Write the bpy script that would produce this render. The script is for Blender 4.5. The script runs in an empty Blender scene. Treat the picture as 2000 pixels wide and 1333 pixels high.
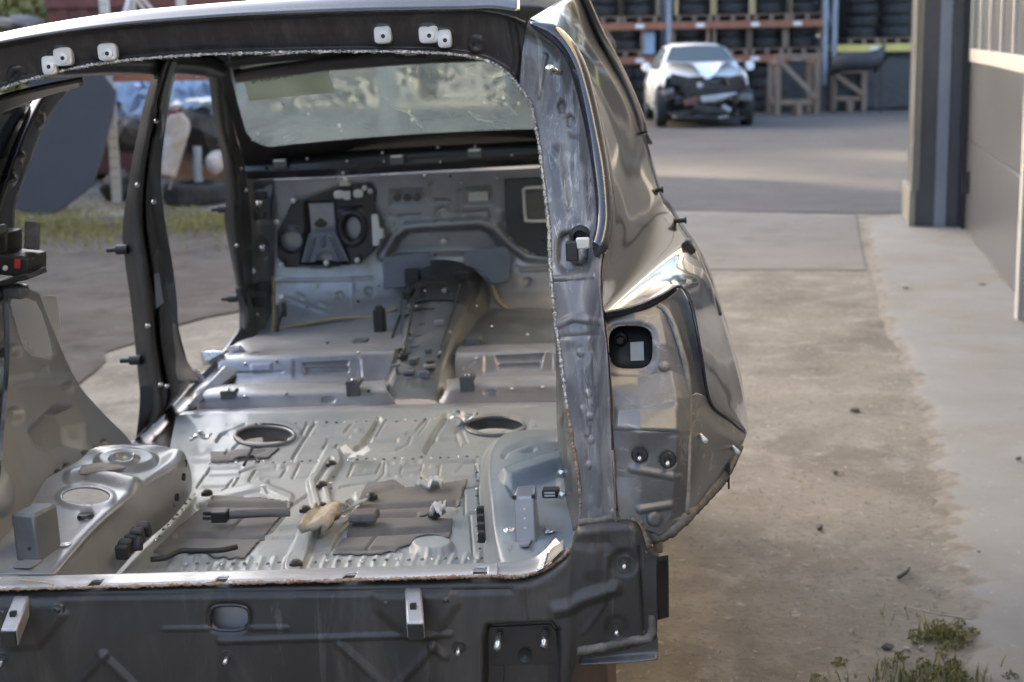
import bpy, bmesh, math, random
import numpy as np
from mathutils import Vector, Matrix
random.seed(7); rng = np.random.default_rng(7)
S = bpy.context.scene
COL = S.collection
R = math.radians

# ------------------------------------------------------------------ camera
F = 3100.0                      # focal length in pixels of a 2000 px wide frame
PITCH = math.atan(605.0 / F); ROLL = R(1.0); CAMZ = 1.62
cam = bpy.data.cameras.new('camera'); camo = bpy.data.objects.new('camera', cam); COL.objects.link(camo)
cam.sensor_width = 36.0; cam.lens = 36.0 * F / 2000.0
cam.clip_start = 0.05; cam.clip_end = 900.0
camo.matrix_world = (Matrix.Translation((0, 0, CAMZ)) @ Matrix.Rotation(R(90) - PITCH, 4, 'X') @ Matrix.Rotation(-ROLL, 4, 'Z'))
cam.dof.use_dof = True; cam.dof.focus_distance = 2.85; cam.dof.aperture_fstop = 5.6
S.camera = camo
# ------------------------------------------------------------------ sky, sun, exposure
SUN_EL, SUN_AZ = R(14), R(-55)          # azimuth measured from +Y towards +X
w = bpy.data.worlds.new('World'); S.world = w; w.use_nodes = True
nt = w.node_tree; nt.nodes.clear()
sky = nt.nodes.new('ShaderNodeTexSky'); sky.sky_type = 'NISHITA'; sky.sun_disc = False
sky.sun_elevation = SUN_EL; sky.sun_rotation = SUN_AZ; sky.dust_density = 4.0; sky.air_density = 0.75; sky.ozone_density = 0.8
bg = nt.nodes.new('ShaderNodeBackground'); bg.inputs[1].default_value = 0.15
wo = nt.nodes.new('ShaderNodeOutputWorld')
nt.links.new(sky.outputs[0], bg.inputs[0]); nt.links.new(bg.outputs[0], wo.inputs[0])
sun = bpy.data.lights.new('sun', 'SUN'); sun.energy = 3.8; sun.angle = R(2.0); sun.color = (1.0, 0.82, 0.58)
suno = bpy.data.objects.new('sun', sun); COL.objects.link(suno)
sd = Vector((math.sin(SUN_AZ) * math.cos(SUN_EL), math.cos(SUN_AZ) * math.cos(SUN_EL), math.sin(SUN_EL)))
suno.rotation_euler = sd.to_track_quat('Z', 'Y').to_euler()
vs = S.view_settings; vs.view_transform = 'Standard'; vs.look = 'None'; vs.exposure = 2.9; vs.gamma = 1.0
S.cycles.max_bounces = 8; S.cycles.transparent_max_bounces = 12
S.cycles.use_denoising = True; S.cycles.caustics_reflective = False; S.cycles.caustics_refractive = False
S.cycles.sample_clamp_indirect = 6.0

# ------------------------------------------------------------------ geometry of the view: pixel -> point in the place
YAW, CRL = R(6.344), R(-2.4)
Rz = np.array([[math.cos(YAW), math.sin(YAW), 0], [-math.sin(YAW), math.cos(YAW), 0], [0, 0, 1]])
Ry = np.array([[math.cos(CRL), 0, math.sin(CRL)], [0, 1, 0], [-math.sin(CRL), 0, math.cos(CRL)]])
RC = Rz @ Ry; TC = np.array([-.494, 2.586, -1.605 + CAMZ]); C0 = np.array([0, 0, CAMZ])
def rays(px, py):
    px = np.asarray(px, float); py = np.asarray(py, float)
    dx = px - 1000; dy = 666.5 - py; c, s = math.cos(ROLL), math.sin(ROLL)
    a = dx * c + dy * s; b = -dx * s + dy * c; cp, sp = math.cos(PITCH), math.sin(PITCH)
    return np.stack([a, F * cp + b * sp, -F * sp + b * cp], -1) / F
OL = RC.T @ (C0 - TC)
def local(px, py, val, mode='y'):       # point of the car, given one of its own coordinates
    d = rays(px, py) @ RC; k = 'xyz'.index(mode)
    t = (np.asarray(val, float) - OL[k]) / d[..., k]
    return OL + d * t[..., None]
def P(px, py, y): return Vector(local(px, py, y))
def Pz(px, py, z): return Vector(local(px, py, z, 'z'))
def Px(px, py, x): return Vector(local(px, py, x, 'x'))
def G(px, py, z=0.0):
    d = rays(px, py); v = C0 + d * (z - CAMZ) / d[2]; return Vector(v)
def W(px, py, dist):
    d = rays(px, py); return Vector(C0 + d * dist / d[1])

# ------------------------------------------------------------------ helpers
def spl(pts, n, t=None):
    p = np.asarray(pts, float)
    if len(p) == 1: return np.repeat(p, n, 0)
    t = np.linspace(0, len(p) - 1, n) if t is None else t; i = np.clip(t.astype(int), 0, len(p) - 2); u = (t - i)[:, None]
    p0 = p[np.clip(i - 1, 0, None)]; p1 = p[i]; p2 = p[i + 1]; p3 = p[np.clip(i + 2, None, len(p) - 1)]
    p0 = np.where((i == 0)[:, None], 2 * p1 - p2, p0); p3 = np.where((i + 2 > len(p) - 1)[:, None], 2 * p2 - p1, p3)
    return .5 * ((2 * p1) + (-p0 + p2) * u + (2 * p0 - 5 * p1 + 4 * p2 - p3) * u ** 2 + (-p0 + 3 * p1 - 3 * p2 + p3) * u ** 3)
def even(stack, n):      # even spacing along control rows, measured in pixels
    s = np.linalg.norm(np.diff(np.asarray(stack, float)[..., :2], axis=1), axis=2).mean(0) + 1e-6
    return np.interp(np.linspace(0, s.sum(), n), np.concatenate([[0], np.cumsum(s)]), np.arange(len(s) + 1))
def lin(pts, n, t=None):
    p = np.asarray(pts, float); t = np.linspace(0, len(p) - 1, n) if t is None else t; i = np.clip(t.astype(int), 0, len(p) - 2); u = (t - i)[:, None]
    return p[i] * (1 - u) + p[i + 1] * u
def mesh_obj(name, verts, faces, mat, parent=None, smooth=True, auto=None):
    me = bpy.data.meshes.new(name); me.from_pydata([tuple(map(float, v)) for v in verts], [], [tuple(map(int, f)) for f in faces]); me.update()
    if mat: me.materials.append(mat)
    if smooth: me.polygons.foreach_set('use_smooth', [True] * len(me.polygons))
    o = bpy.data.objects.new(name, me); COL.objects.link(o)
    if parent: o.parent = parent
    if auto is not None and smooth:
        me.set_sharp_from_angle(angle=R(auto))
    return o
def solid(o, t, off=1.0):
    m = o.modifiers.new('thickness', 'SOLIDIFY'); m.thickness = t; m.offset = off; m.use_rim = True
    return o
def bevel(o, wdt=0.004, seg=2):
    m = o.modifiers.new('bevel', 'BEVEL'); m.width = wdt; m.segments = seg; m.limit_method = 'ANGLE'; m.angle_limit = R(35); return o
class MB:
    def __init__(s): s.v = []; s.f = []
    def add(s, vs, fs):
        b = len(s.v); s.v += [tuple(v) for v in vs]; s.f += [tuple(b + i for i in f) for f in fs]; return s
    def hexa(s, p):       # 8 corners: bottom 4, top 4
        return s.add(p, [(0, 3, 2, 1), (4, 5, 6, 7), (0, 1, 5, 4), (1, 2, 6, 5), (2, 3, 7, 6), (3, 0, 4, 7)])
    def box(s, c, d, m=None):
        x, y, z = d[0] / 2, d[1] / 2, d[2] / 2
        p = [Vector(q) for q in ((-x, -y, -z), (x, -y, -z), (x, y, -z), (-x, y, -z), (-x, -y, z), (x, -y, z), (x, y, z), (-x, y, z))]
        if m is not None: p = [m @ q for q in p]
        return s.hexa([q + Vector(c) for q in p])
    def bar(s, a, b, wx, wy, up=(0, 0, 1)):
        a = Vector(a); b = Vector(b); d = (b - a).normalized(); u = Vector(up)
        if abs(d.dot(u)) > .97: u = Vector((0, 1, 0))
        x = d.cross(u).normalized() * (wx / 2); y = x.cross(d).normalized() * (wy / 2)
        return s.hexa([a - x - y, a + x - y, a + x + y, a - x + y, b - x - y, b + x - y, b + x + y, b - x + y])
    def tube(s, pts, r, n=8, caps=True):
        pts = [Vector(p) for p in pts]; rr = r if hasattr(r, '__len__') else [r] * len(pts); b = len(s.v)
        up = Vector((0.13, 0.27, 0.95)).normalized(); px = None
        for i, p in enumerate(pts):
            t = (pts[min(i + 1, len(pts) - 1)] - pts[max(i - 1, 0)]).normalized()
            x = t.cross(up) if px is None else px - t * px.dot(t)
            if x.length < 1e-6: x = t.orthogonal()
            x.normalize(); px = x; y = t.cross(x)
            for k in range(n):
                a = 2 * math.pi * k / n; s.v.append(tuple(p + (x * math.cos(a) + y * math.sin(a)) * rr[i]))
        for i in range(len(pts) - 1):
            for k in range(n):
                k2 = (k + 1) % n; s.f.append((b + i * n + k, b + i * n + k2, b + (i + 1) * n + k2, b + (i + 1) * n + k))
        if caps:
            s.f.append(tuple(b + k for k in reversed(range(n)))); s.f.append(tuple(b + (len(pts) - 1) * n + k for k in range(n)))
        return s
    def prism(s, poly, d):   # 3-D polygon extruded along vector d
        b = len(s.v); n = len(poly); s.v += [tuple(Vector(p)) for p in poly] + [tuple(Vector(p) + Vector(d)) for p in poly]
        s.f.append(tuple(b + i for i in range(n))); s.f.append(tuple(b + n + i for i in reversed(range(n))))
        for i in range(n): j = (i + 1) % n; s.f.append((b + i, b + n + i, b + n + j, b + j))
        return s
    def lathe(s, prof, c=(0, 0, 0), axis='z', n=24, closed=False):
        b = len(s.v); m = len(prof); c = Vector(c)
        for k in range(n):
            a = 2 * math.pi * k / n
            for r_, h in prof:
                q = (r_ * math.cos(a), r_ * math.sin(a), h) if axis == 'z' else ((h, r_ * math.cos(a), r_ * math.sin(a)) if axis == 'x' else (r_ * math.cos(a), h, r_ * math.sin(a)))
                s.v.append(tuple(c + Vector(q)))
        for k in range(n):
            k2 = (k + 1) % n
            for i in range(m if closed else m - 1):
                i2 = (i + 1) % m; s.f.append((b + k * m + i, b + k2 * m + i, b + k2 * m + i2, b + k * m + i2))
        return s
    def build(s, name, mat, parent=None, smooth=False, auto=40, fix=True):
        o = mesh_obj(name, s.v, s.f, mat, parent, smooth=True, auto=auto if not smooth else None)
        if fix:
            bm = bmesh.new(); bm.from_mesh(o.data); bmesh.ops.recalc_face_normals(bm, faces=bm.faces); bm.to_mesh(o.data); bm.free()
            if not smooth: o.data.set_sharp_from_angle(angle=R(auto))
        return o
def sstep(x): x = np.clip(x, 0, 1); return x * x * (3 - 2 * x)
def seg_dist(px, py, a, b):
    ax, ay = a; bx, by = b; dx, dy = bx - ax, by - ay; L2 = dx * dx + dy * dy + 1e-9
    t = np.clip(((px - ax) * dx + (py - ay) * dy) / L2, 0, 1); qx, qy = ax + t * dx, ay + t * dy
    return np.hypot(px - qx, py - qy), qx, qy
def poly_sd(px, py, poly):           # signed distance (negative inside) and closest boundary point
    best = np.full(px.shape, 1e9); cx = px.copy(); cy = py.copy(); ins = np.zeros(px.shape, bool)
    n = len(poly)
    for i in range(n):
        a, b = poly[i], poly[(i + 1) % n]
        d, qx, qy = seg_dist(px, py, a, b); m = d < best; best = np.where(m, d, best); cx = np.where(m, qx, cx); cy = np.where(m, qy, cy)
        if a[1] != b[1]:
            c = ((a[1] > py) != (b[1] > py)) & (px < (b[0] - a[0]) * (py - a[1]) / (b[1] - a[1]) + a[0]); ins ^= c
    return np.where(ins, -best, best), cx, cy
def ell(cx, cy, rx, ry, n=36, p=2.0):
    out = []
    for k in range(n):
        a = 2 * math.pi * k / n; c, s_ = math.cos(a), math.sin(a)
        out.append((cx + rx * math.copysign(abs(c) ** (2 / p), c), cy + ry * math.copysign(abs(s_) ** (2 / p), s_)))
    return out
# emboss features: ('e',poly,height,soft_px)  ('l',pts,half_width_px,height,soft_px)
def relief(px, py, feats):
    h = np.zeros(px.shape)
    for f in feats:
        if f[0] == 'e':
            d, _, _ = poly_sd(px, py, f[1]); h = h + f[2] * sstep(.5 - d / f[3] * .5)
        elif f[0] == 'l':
            d = np.full(px.shape, 1e9)
            for a, b in zip(f[1][:-1], f[1][1:]): d = np.minimum(d, seg_dist(px, py, a, b)[0])
            h = h + f[3] * sstep(.5 - (d - f[2]) / f[4] * .5)
    return h
def patch(name, rows, nu, nv, mat, parent, mode='y', feats=(), holes=(), thick=0.0, off=None, smooth_rows=True, clip=None, keep=None, auto=None, post=None):
    """loft over control rows of (px, py, coordinate) -> grid on the real surface, embossed and pierced"""
    f = spl if smooth_rows else lin
    ra = np.asarray([[tuple(q) for q in r] for r in rows], float); tu = even(ra, nu); rr = np.stack([f(r, nu, tu) for r in ra]); tv = even(rr.transpose(1, 0, 2), nv); g = np.stack([f(rr[:, j], nv, tv) for j in range(nu)], 1)   # nv,nu,3
    px, py, dv = g[..., 0].copy(), g[..., 1].copy(), g[..., 2]
    dead = np.zeros((nv - 1, nu - 1), bool)
    stepx = abs(px[:, -1] - px[:, 0]).mean() / nu; stepy = abs(py[-1] - py[0]).mean() / nv; st = max(stepx, stepy)
    for hp in holes:
        d, cx, cy = poly_sd(px, py, hp); m = np.abs(d) < st * .62; px = np.where(m, cx, px); py = np.where(m, cy, py)
    mx = (px[:-1, :-1] + px[1:, :-1] + px[:-1, 1:] + px[1:, 1:]) / 4; my = (py[:-1, :-1] + py[1:, :-1] + py[:-1, 1:] + py[1:, 1:]) / 4
    for hp in holes: dead |= poly_sd(mx, my, hp)[0] < 0
    if clip is not None: dead |= poly_sd(mx, my, clip)[0] > 0
    h = relief(px, py, feats) if feats else 0 * px
    v = local(px, py, dv, mode)
    if mode == 'z': v[..., 2] += h
    elif mode == 'x': v[..., 0] += h
    else: v[..., 1] += h
    if off is not None: v = v + np.asarray(off)
    if post is not None: v = post(v, px, py)
    faces = []
    for i in range(nv - 1):
        for j in range(nu - 1):
            if not dead[i, j]: faces.append((i * nu + j, i * nu + j + 1, (i + 1) * nu + j + 1, (i + 1) * nu + j))
    V = v.reshape(-1, 3); used = np.zeros(len(V), bool)
    if faces: used[np.array(faces).ravel()] = True
    idx = np.cumsum(used) - 1
    o = mesh_obj(name, V[used], [[idx[k] for k in q] for q in faces], mat, parent, auto=auto)
    if thick: solid(o, abs(thick), -1.0 if thick > 0 else 1.0)
    return o
def mirror_copy(o):
    me = o.data.copy(); n = len(me.vertices); a = np.empty(n * 3); me.vertices.foreach_get('co', a); a[0::3] *= -1; me.vertices.foreach_set('co', a); me.flip_normals(); me.update()
    c = bpy.data.objects.new(o.name, me); COL.objects.link(c); c.parent = o.parent
    for m in o.modifiers:
        k = c.modifiers.new(m.name, m.type); k.thickness = m.thickness; k.offset = m.offset
    return c
def empty(name, loc=(0, 0, 0), rz=0.0):
    o = bpy.data.objects.new(name, None); COL.objects.link(o); o.location = loc; o.rotation_euler = (0, 0, rz); o.empty_display_size = .2; return o
def tag(o, label=None, cat=None, group=None, kind=None):
    if label: o['label'] = label
    if cat: o['category'] = cat
    if group: o['group'] = group
    if kind: o['kind'] = kind
    return o
def copy_tree(o, parent=None):
    c = o.copy(); COL.objects.link(c); c.parent = parent
    for ch in list(o.children): copy_tree(ch, c)
    return c

# ------------------------------------------------------------------ materials
def newmat(name):
    m = bpy.data.materials.new(name); m.use_nodes = True; n = m.node_tree; b = n.nodes['Principled BSDF']; return m, n, b
def nd(n, t, **k):
    x = n.nodes.new(t)
    for a, v in k.items(): setattr(x, a, v)
    return x
def coords(n, scale=(1, 1, 1)):
    tc = nd(n, 'ShaderNodeTexCoord'); mp = nd(n, 'ShaderNodeMapping'); mp.inputs['Scale'].default_value = scale
    n.links.new(tc.outputs['Object'], mp.inputs[0]); return mp.outputs[0]
def noise(n, co, sc, det=4, rough=.55, dist=0.0):
    x = nd(n, 'ShaderNodeTexNoise'); x.inputs['Scale'].default_value = sc; x.inputs['Detail'].default_value = det; x.inputs['Roughness'].default_value = rough; x.inputs['Distortion'].default_value = dist
    n.links.new(co, x.inputs['Vector']); return x.outputs['Fac']
def ramp(n, fac, a, b, ca=(0, 0, 0, 1), cb=(1, 1, 1, 1)):
    x = nd(n, 'ShaderNodeValToRGB'); x.color_ramp.elements[0].position = a; x.color_ramp.elements[1].position = b
    x.color_ramp.elements[0].color = ca; x.color_ramp.elements[1].color = cb; n.links.new(fac, x.inputs[0]); return x.outputs[0]
def mix(n, fac, a, b):
    x = nd(n, 'ShaderNodeMix', data_type='RGBA')
    for s_, v in ((0, fac), (6, a), (7, b)):
        if isinstance(v, (int, float)): x.inputs[s_].default_value = v
        elif isinstance(v, (tuple, list)): x.inputs[s_].default_value = (*v[:3], 1)
        else: n.links.new(v, x.inputs[s_])
    return x.outputs[2]
def mrange(n, v, a, b, c, d):
    x = nd(n, 'ShaderNodeMapRange'); n.links.new(v, x.inputs[0])
    for i, q in enumerate((a, b, c, d)): x.inputs[i + 1].default_value = q
    return x.outputs[0]
def bumpn(n, b, h, strength=.2, dist=.002):
    x = nd(n, 'ShaderNodeBump'); x.inputs['Strength'].default_value = strength; x.inputs['Distance'].default_value = dist
    n.links.new(h, x.inputs['Height']); n.links.new(x.outputs[0], b.inputs['Normal']); return x
def surf(name, c1, c2, scale=8, rough=(.4, .6), metal=0.0, bump=.15, bdist=.002, fine=60, coat=0.0, stretch=(1, 1, 1), dust=None, spec=.5, lo=.35, hi=.65, scuff=None):
    m, n, b = newmat(name); co = coords(n, stretch)
    a = noise(n, co, scale, 6, .6, .3); fn = noise(n, co, fine, 3)
    c = mix(n, ramp(n, a, lo, hi), c1, c2)
    if dust:            # (colour, amount, scale, stretch)
        co2 = coords(n, dust[3]); dn = noise(n, co2, dust[2], 8, .68, .5)
        f = ramp(n, dn, .48, .78); mm = nd(n, 'ShaderNodeMath', operation='MULTIPLY'); n.links.new(f, mm.inputs[0]); mm.inputs[1].default_value = dust[1]
        c = mix(n, mm.outputs[0], c, dust[0])
        rr = nd(n, 'ShaderNodeMath', operation='MULTIPLY_ADD'); n.links.new(mm.outputs[0], rr.inputs[0]); rr.inputs[1].default_value = .5
        n.links.new(mrange(n, a, .3, .7, *rough), rr.inputs[2]); n.links.new(rr.outputs[0], b.inputs['Roughness'])
    else: n.links.new(mrange(n, a, .3, .7, *rough), b.inputs['Roughness'])
    if scuff:           # (colour, amount, scale, stretch): thin scratches and rubbed patches
        s1_ = noise(n, coords(n, scuff[3]), scuff[2], 5, .75, 1.2); s2_ = noise(n, co, scuff[2] * .3, 4)
        k1 = ramp(n, s1_, .56, .63); k2 = ramp(n, s2_, .42, .62); km = nd(n, 'ShaderNodeMath', operation='MULTIPLY'); n.links.new(k1, km.inputs[0]); n.links.new(k2, km.inputs[1])
        kk = nd(n, 'ShaderNodeMath', operation='MULTIPLY'); n.links.new(km.outputs[0], kk.inputs[0]); kk.inputs[1].default_value = scuff[1]; c = mix(n, kk.outputs[0], c, scuff[0])
    n.links.new(c, b.inputs['Base Color']); b.inputs['Metallic'].default_value = metal
    b.inputs['Coat Weight'].default_value = coat; b.inputs['Coat Roughness'].default_value = .06; b.inputs['Coat IOR'].default_value = 1.55; b.inputs['Specular IOR Level'].default_value = spec
    if bump: bumpn(n, b, fn, bump, bdist)
    return m
M = {}
DUST = (.30, .27, .23)
M['paint'] = surf('bronze_black_paint', (.050, .044, .034), (.066, .058, .045), 3, (.16, .24), .65, .02, .0005, 300, 1.0, dust=(DUST, .10, 6, (1, 1, 1)))
M['pillar'] = surf('dusty_black_gloss_metal', (.10, .10, .106), (.175, .175, .18), 14, (.32, .52), .12, .35, .0012, 120, .35, stretch=(1, 1, .35), dust=((.42, .40, .37), .85, 26, (1, 1, .3)), scuff=((.5, .49, .47), .7, 18, (3, 1, .5)))
M['band'] = surf('clean_black_gloss_paint', (.030, .031, .040), (.036, .037, .046), 3, (.10, .16), .2, .0, .001, 90, 1.0, dust=(DUST, .08, 20, (1, 1, 1)))
M['pocket'] = surf('dull_black_primed_metal', (.12, .12, .124), (.185, .183, .18), 11, (.34, .5), .25, .2, .001, 110, .25, dust=((.36, .33, .29), .6, 14, (1, 1, .4)), scuff=((.42, .40, .37), .6, 14, (1, 1, 2.5)))
M['panel'] = surf('satin_black_rear_panel', (.027, .0245, .0235), (.038, .035, .0335), 7, (.38, .52), .1, .08, .001, 90, .1, stretch=(1, 1, .4), dust=(DUST, .22, 8, (1, 1, .25)), scuff=((.16, .155, .15), .45, 9, (2.2, 1, .25)))
M['header'] = surf('black_header_metal', (.029, .0265, .028), (.043, .040, .0415), 14, (.32, .45), .1, .08, .001, 90, .2, stretch=(1.6, 1, .08), dust=(DUST, .22, 30, (1.5, 1, .08)))
M['floor'] = surf('pale_grey_green_floor_paint', (.265, .292, .30), (.34, .37, .38), 5, (.38, .55), .08, .10, .001, 70, .15, dust=((.38, .385, .37), .6, 7, (1, 1, 1)), scuff=((.16, .16, .155), .6, 22, (2.5, .6, 1)))
M['grey'] = surf('grey_primed_metal', (.29, .29, .31), (.40, .40, .42), 5, (.26, .42), .35, .08, .001, 70, .2, dust=((.36, .35, .32), .45, 7, (1, 1, 1)))
M['wheelhouse'] = surf('wheelhouse_grey_primer', (.25, .26, .27), (.33, .34, .35), 4, (.28, .45), .3, .08, .001, 70, .2, dust=((.35, .33, .28), .45, 5, (1, 1, 1)), scuff=((.45, .45, .44), .4, 16, (1, 2.5, 1)))
M['sidewall'] = surf('khaki_grey_side_panel', (.25, .258, .265), (.34, .35, .355), 3, (.30, .46), .2, .06, .001, 70, .25, dust=((.36, .33, .26), .5, 4, (1, 1, 1)))
M['skin'] = surf('pale_grey_skin', (.76, .78, .80), (.82, .84, .86), 3, (.25, .35), .0, .03)
M['front'] = surf('cool_grey_metal', (.31, .31, .325), (.42, .42, .435), 5, (.28, .45), .35, .06, .001, 70, .2, dust=((.30, .28, .25), .5, 8, (1, 1, 1)))
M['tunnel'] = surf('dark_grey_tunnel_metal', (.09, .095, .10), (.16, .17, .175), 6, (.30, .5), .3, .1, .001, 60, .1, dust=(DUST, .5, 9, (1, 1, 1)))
M['pillarL'] = surf('dark_brown_black_pillar', (.030, .027, .024), (.045, .041, .037), 5, (.25, .4), .1, .05, .001, 70, .4, dust=(DUST, .2, 9, (1, 1, .4)))
M['black'] = surf('black_plastic', (.018, .017, .016), (.028, .026, .025), 12, (.42, .55), 0, .1, .001, 120)
M['satin'] = surf('black_satin_paint', (.026, .025, .026), (.036, .034, .035), 8, (.3, .42), .1, .05, .001, 90, .3)
M['mat'] = surf('dark_grey_damping_mat', (.115, .114, .113), (.155, .154, .153), 12, (.55, .7), 0, .3, .002, 60, dust=((.27, .27, .265), .5, 9, (1, 1, 1)))
M['sill'] = surf('brushed_steel_lip', (.48, .48, .49), (.70, .70, .71), 3, (.30, .45), .55, .06, .0006, 40, stretch=(.4, 6, 6), dust=((.12, .11, .10), .9, 3.0, (1, 1, 1)))
M['bead'] = surf('grainy_silver_weld_seam', (.28, .26, .24), (.85, .83, .78), 160, (.18, .5), .8, 1.0, .004, 240)
M['rust'] = surf('rusty_cut_seam', (.23, .105, .045), (.42, .36, .28), 60, (.5, .8), .2, 1.0, .003, 200)
M['sealant'] = surf('dusty_beige_sealant', (.20, .185, .155), (.36, .33, .28), 25, (.55, .75), 0, .6, .003, 90)
M['band_seal'] = surf('grey_brushed_sealer', (.085, .08, .073), (.17, .16, .145), 22, (.5, .7), 0, .6, .003, 110, dust=((.33, .30, .26), .6, 40, (1, 1, 1)))
M['steel'] = surf('bare_steel', (.45, .45, .45), (.65, .65, .64), 20, (.2, .35), .9, .1, .001, 90)
M['white'] = surf('white_plastic', (.68, .68, .66), (.78, .78, .76), 10, (.35, .5), 0, .05)
M['bracket'] = surf('white_painted_bracket', (.76, .75, .73), (.86, .85, .84), 14, (.25, .45), .1, .1)
M['label'] = surf('white_paper', (.66, .66, .64), (.76, .76, .74), 30, (.6, .75), 0, .2)
M['foil'] = surf('crumpled_foil', (.55, .55, .56), (.85, .85, .86), 60, (.12, .3), .9, .9, .004, 120)
M['foam'] = surf('beige_foam', (.36, .31, .24), (.5, .44, .35), 30, (.85, .95), 0, .6, .004, 120)
M['graph'] = surf('grey_felt', (.11, .10, .105), (.16, .15, .15), 30, (.85, .95), 0, .5, .003, 150)
M['red'] = surf('red_sticker', (.50, .035, .03), (.56, .05, .04), 20, (.4, .5), 0, 0)
M['bluesteel'] = surf('blue_grey_bracket', (.15, .165, .20), (.20, .215, .25), 6, (.3, .45), .4, .05)
M['ochre'] = surf('ochre_seam_sealer', (.34, .25, .14), (.42, .33, .2), 20, (.6, .7), 0, .3)
M['rubber'] = surf('tyre_rubber', (.014, .014, .014), (.026, .025, .024), 10, (.6, .8), 0, .3, .004, 50, dust=((.12, .11, .10), .4, 5, (1, 1, 1)))
M['wood'] = surf('weathered_wood', (.16, .105, .075), (.26, .18, .13), 6, (.7, .85), 0, .3, .003, 60, stretch=(1, 1, .15))
M['sunlit_wood_straw'] = surf('sunlit_wood_and_straw', (.38, .28, .14), (.5, .38, .2), 6, (.7, .85), 0, .3, .003, 60, stretch=(1, 1, .15))  # sunlit tone put into the wood of some crate posts; also straw
M['orange'] = surf('orange_rack_paint', (.22, .082, .042), (.29, .11, .06), 6, (.45, .6), 0, .05)
M['yellow'] = surf('yellow_rack_paint', (.55, .43, .12), (.66, .52, .17), 6, (.45, .6), 0, .05)
M['rackblue'] = surf('grey_blue_rack_paint', (.20, .22, .26), (.28, .30, .34), 6, (.4, .55), .2, .05)
M['rackwhite'] = surf('galvanised_rack_post', (.50, .48, .46), (.60, .58, .55), 8, (.4, .55), .2, .05)
M['navy'] = surf('navy_painted_panel', (.024, .022, .026), (.032, .030, .034), 4, (.5, .6), 0, .03)
M['skyblue'] = surf('light_blue_sheet', (.26, .36, .50), (.40, .52, .66), 3, (.3, .5), 0, .1)
M['maroon'] = surf('maroon_container_paint', (.13, .045, .04), (.18, .065, .055), 3, (.5, .7), 0, .1, .004, 20)
M['tan'] = surf('stained_seat_foam', (.46, .45, .46), (.30, .22, .15), 4, (.7, .9), 0, .2)
M['card'] = surf('brown_cardboard', (.20, .12, .075), (.27, .17, .11), 5, (.8, .9), 0, .2)
M['carwhite'] = surf('white_car_paint', (.78, .80, .83), (.84, .86, .88), 3, (.2, .3), 0, .02, .001, 90, .8)
M['carsilver'] = surf('silver_car_paint', (.33, .36, .38), (.42, .45, .47), 3, (.2, .3), .5, .02, .001, 90, .8)
M['wreck'] = surf('black_wreck_parts', (.012, .012, .012), (.05, .045, .04), 14, (.4, .7), .1, .6, .01, 30)
M['zinc'] = surf('zinc_metal', (.36, .36, .375), (.50, .50, .51), 14, (.38, .55), .6, .2, dust=((.2, .19, .18), .5, 20, (1, 1, 1)))
M['wall'] = surf('dark_grey_wall_panel', (.070, .070, .078), (.092, .092, .10), 3, (.35, .45), .2, .03)
M['strip'] = surf('pale_blue_grey_strip', (.22, .245, .285), (.27, .295, .335), 3, (.35, .45), .1, .02)
M['trim'] = surf('cream_corner_trim', (.24, .225, .19), (.30, .28, .24), 4, (.35, .5), .2, .03)
M['doorskin'] = surf('brushed_aluminium_door', (.150, .152, .156), (.162, .164, .168), 2, (.27, .31), .5, 0, .0005, 60, stretch=(.3, .3, 1))
M['doorwhite'] = surf('cream_door_rail', (.50, .48, .42), (.58, .56, .50), 4, (.3, .45), .1, .02)
M['leafdark'] = surf('dark_foliage', (.016, .024, .008), (.04, .055, .016), 1.2, (.6, .8), 0, 0)
M['grass'] = surf('olive_grass', (.145, .14, .04), (.25, .225, .085), .8, (.7, .9), 0, 0)
M['stone'] = surf('dark_stone', (.05, .05, .05), (.12, .115, .105), 20, (.7, .9), 0, .5, .004, 80)
M['pale_stone'] = surf('pale_stone', (.34, .31, .27), (.46, .43, .38), 20, (.7, .9), 0, .5, .004, 80)
# glass
m, n, b = newmat('dusty_teal_glass'); co = coords(n)
tr = nd(n, 'ShaderNodeBsdfTransparent'); tr.inputs[0].default_value = (.66, .76, .74, 1)
gl = nd(n, 'ShaderNodeBsdfGlossy'); gl.inputs['Roughness'].default_value = .04
df0 = nd(n, 'ShaderNodeBsdfDiffuse'); df0.inputs[0].default_value = (.25, .30, .31, 1); tl = nd(n, 'ShaderNodeBsdfTranslucent'); tl.inputs[0].default_value = (.15, .185, .185, 1); df = nd(n, 'ShaderNodeMixShader'); df.inputs[0].default_value = .6; n.links.new(df0.outputs[0], df.inputs[1]); n.links.new(tl.outputs[0], df.inputs[2])
fr = nd(n, 'ShaderNodeFresnel'); fr.inputs[0].default_value = 1.5
a1 = noise(n, co, 3.0, 7, .66, 1.6); dfac = mrange(n, a1, .32, .66, .45, .92)
s1 = nd(n, 'ShaderNodeMixShader'); n.links.new(dfac, s1.inputs[0]); n.links.new(tr.outputs[0], s1.inputs[1]); n.links.new(df.outputs[0], s1.inputs[2])
s2 = nd(n, 'ShaderNodeMixShader'); n.links.new(fr.outputs[0], s2.inputs[0]); n.links.new(s1.outputs[0], s2.inputs[1]); n.links.new(gl.outputs[0], s2.inputs[2])
n.links.new(s2.outputs[0], n.nodes['Material Output'].inputs[0]); M['glass'] = m
m, n, b = newmat('dark_car_glass'); b.inputs['Base Color'].default_value = (.05, .07, .075, 1); b.inputs['Roughness'].default_value = .15; b.inputs['Specular IOR Level'].default_value = .3; M['darkglass'] = m
M['cream'] = surf('cream_reflector_cladding', (.50, .46, .37), (.57, .53, .44), 2, (.5, .6), 0, .02)
M['marker'] = surf('faded_green_marker', (.10, .16, .12), (.12, .18, .14), 20, (.6, .7), 0, 0)
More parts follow.
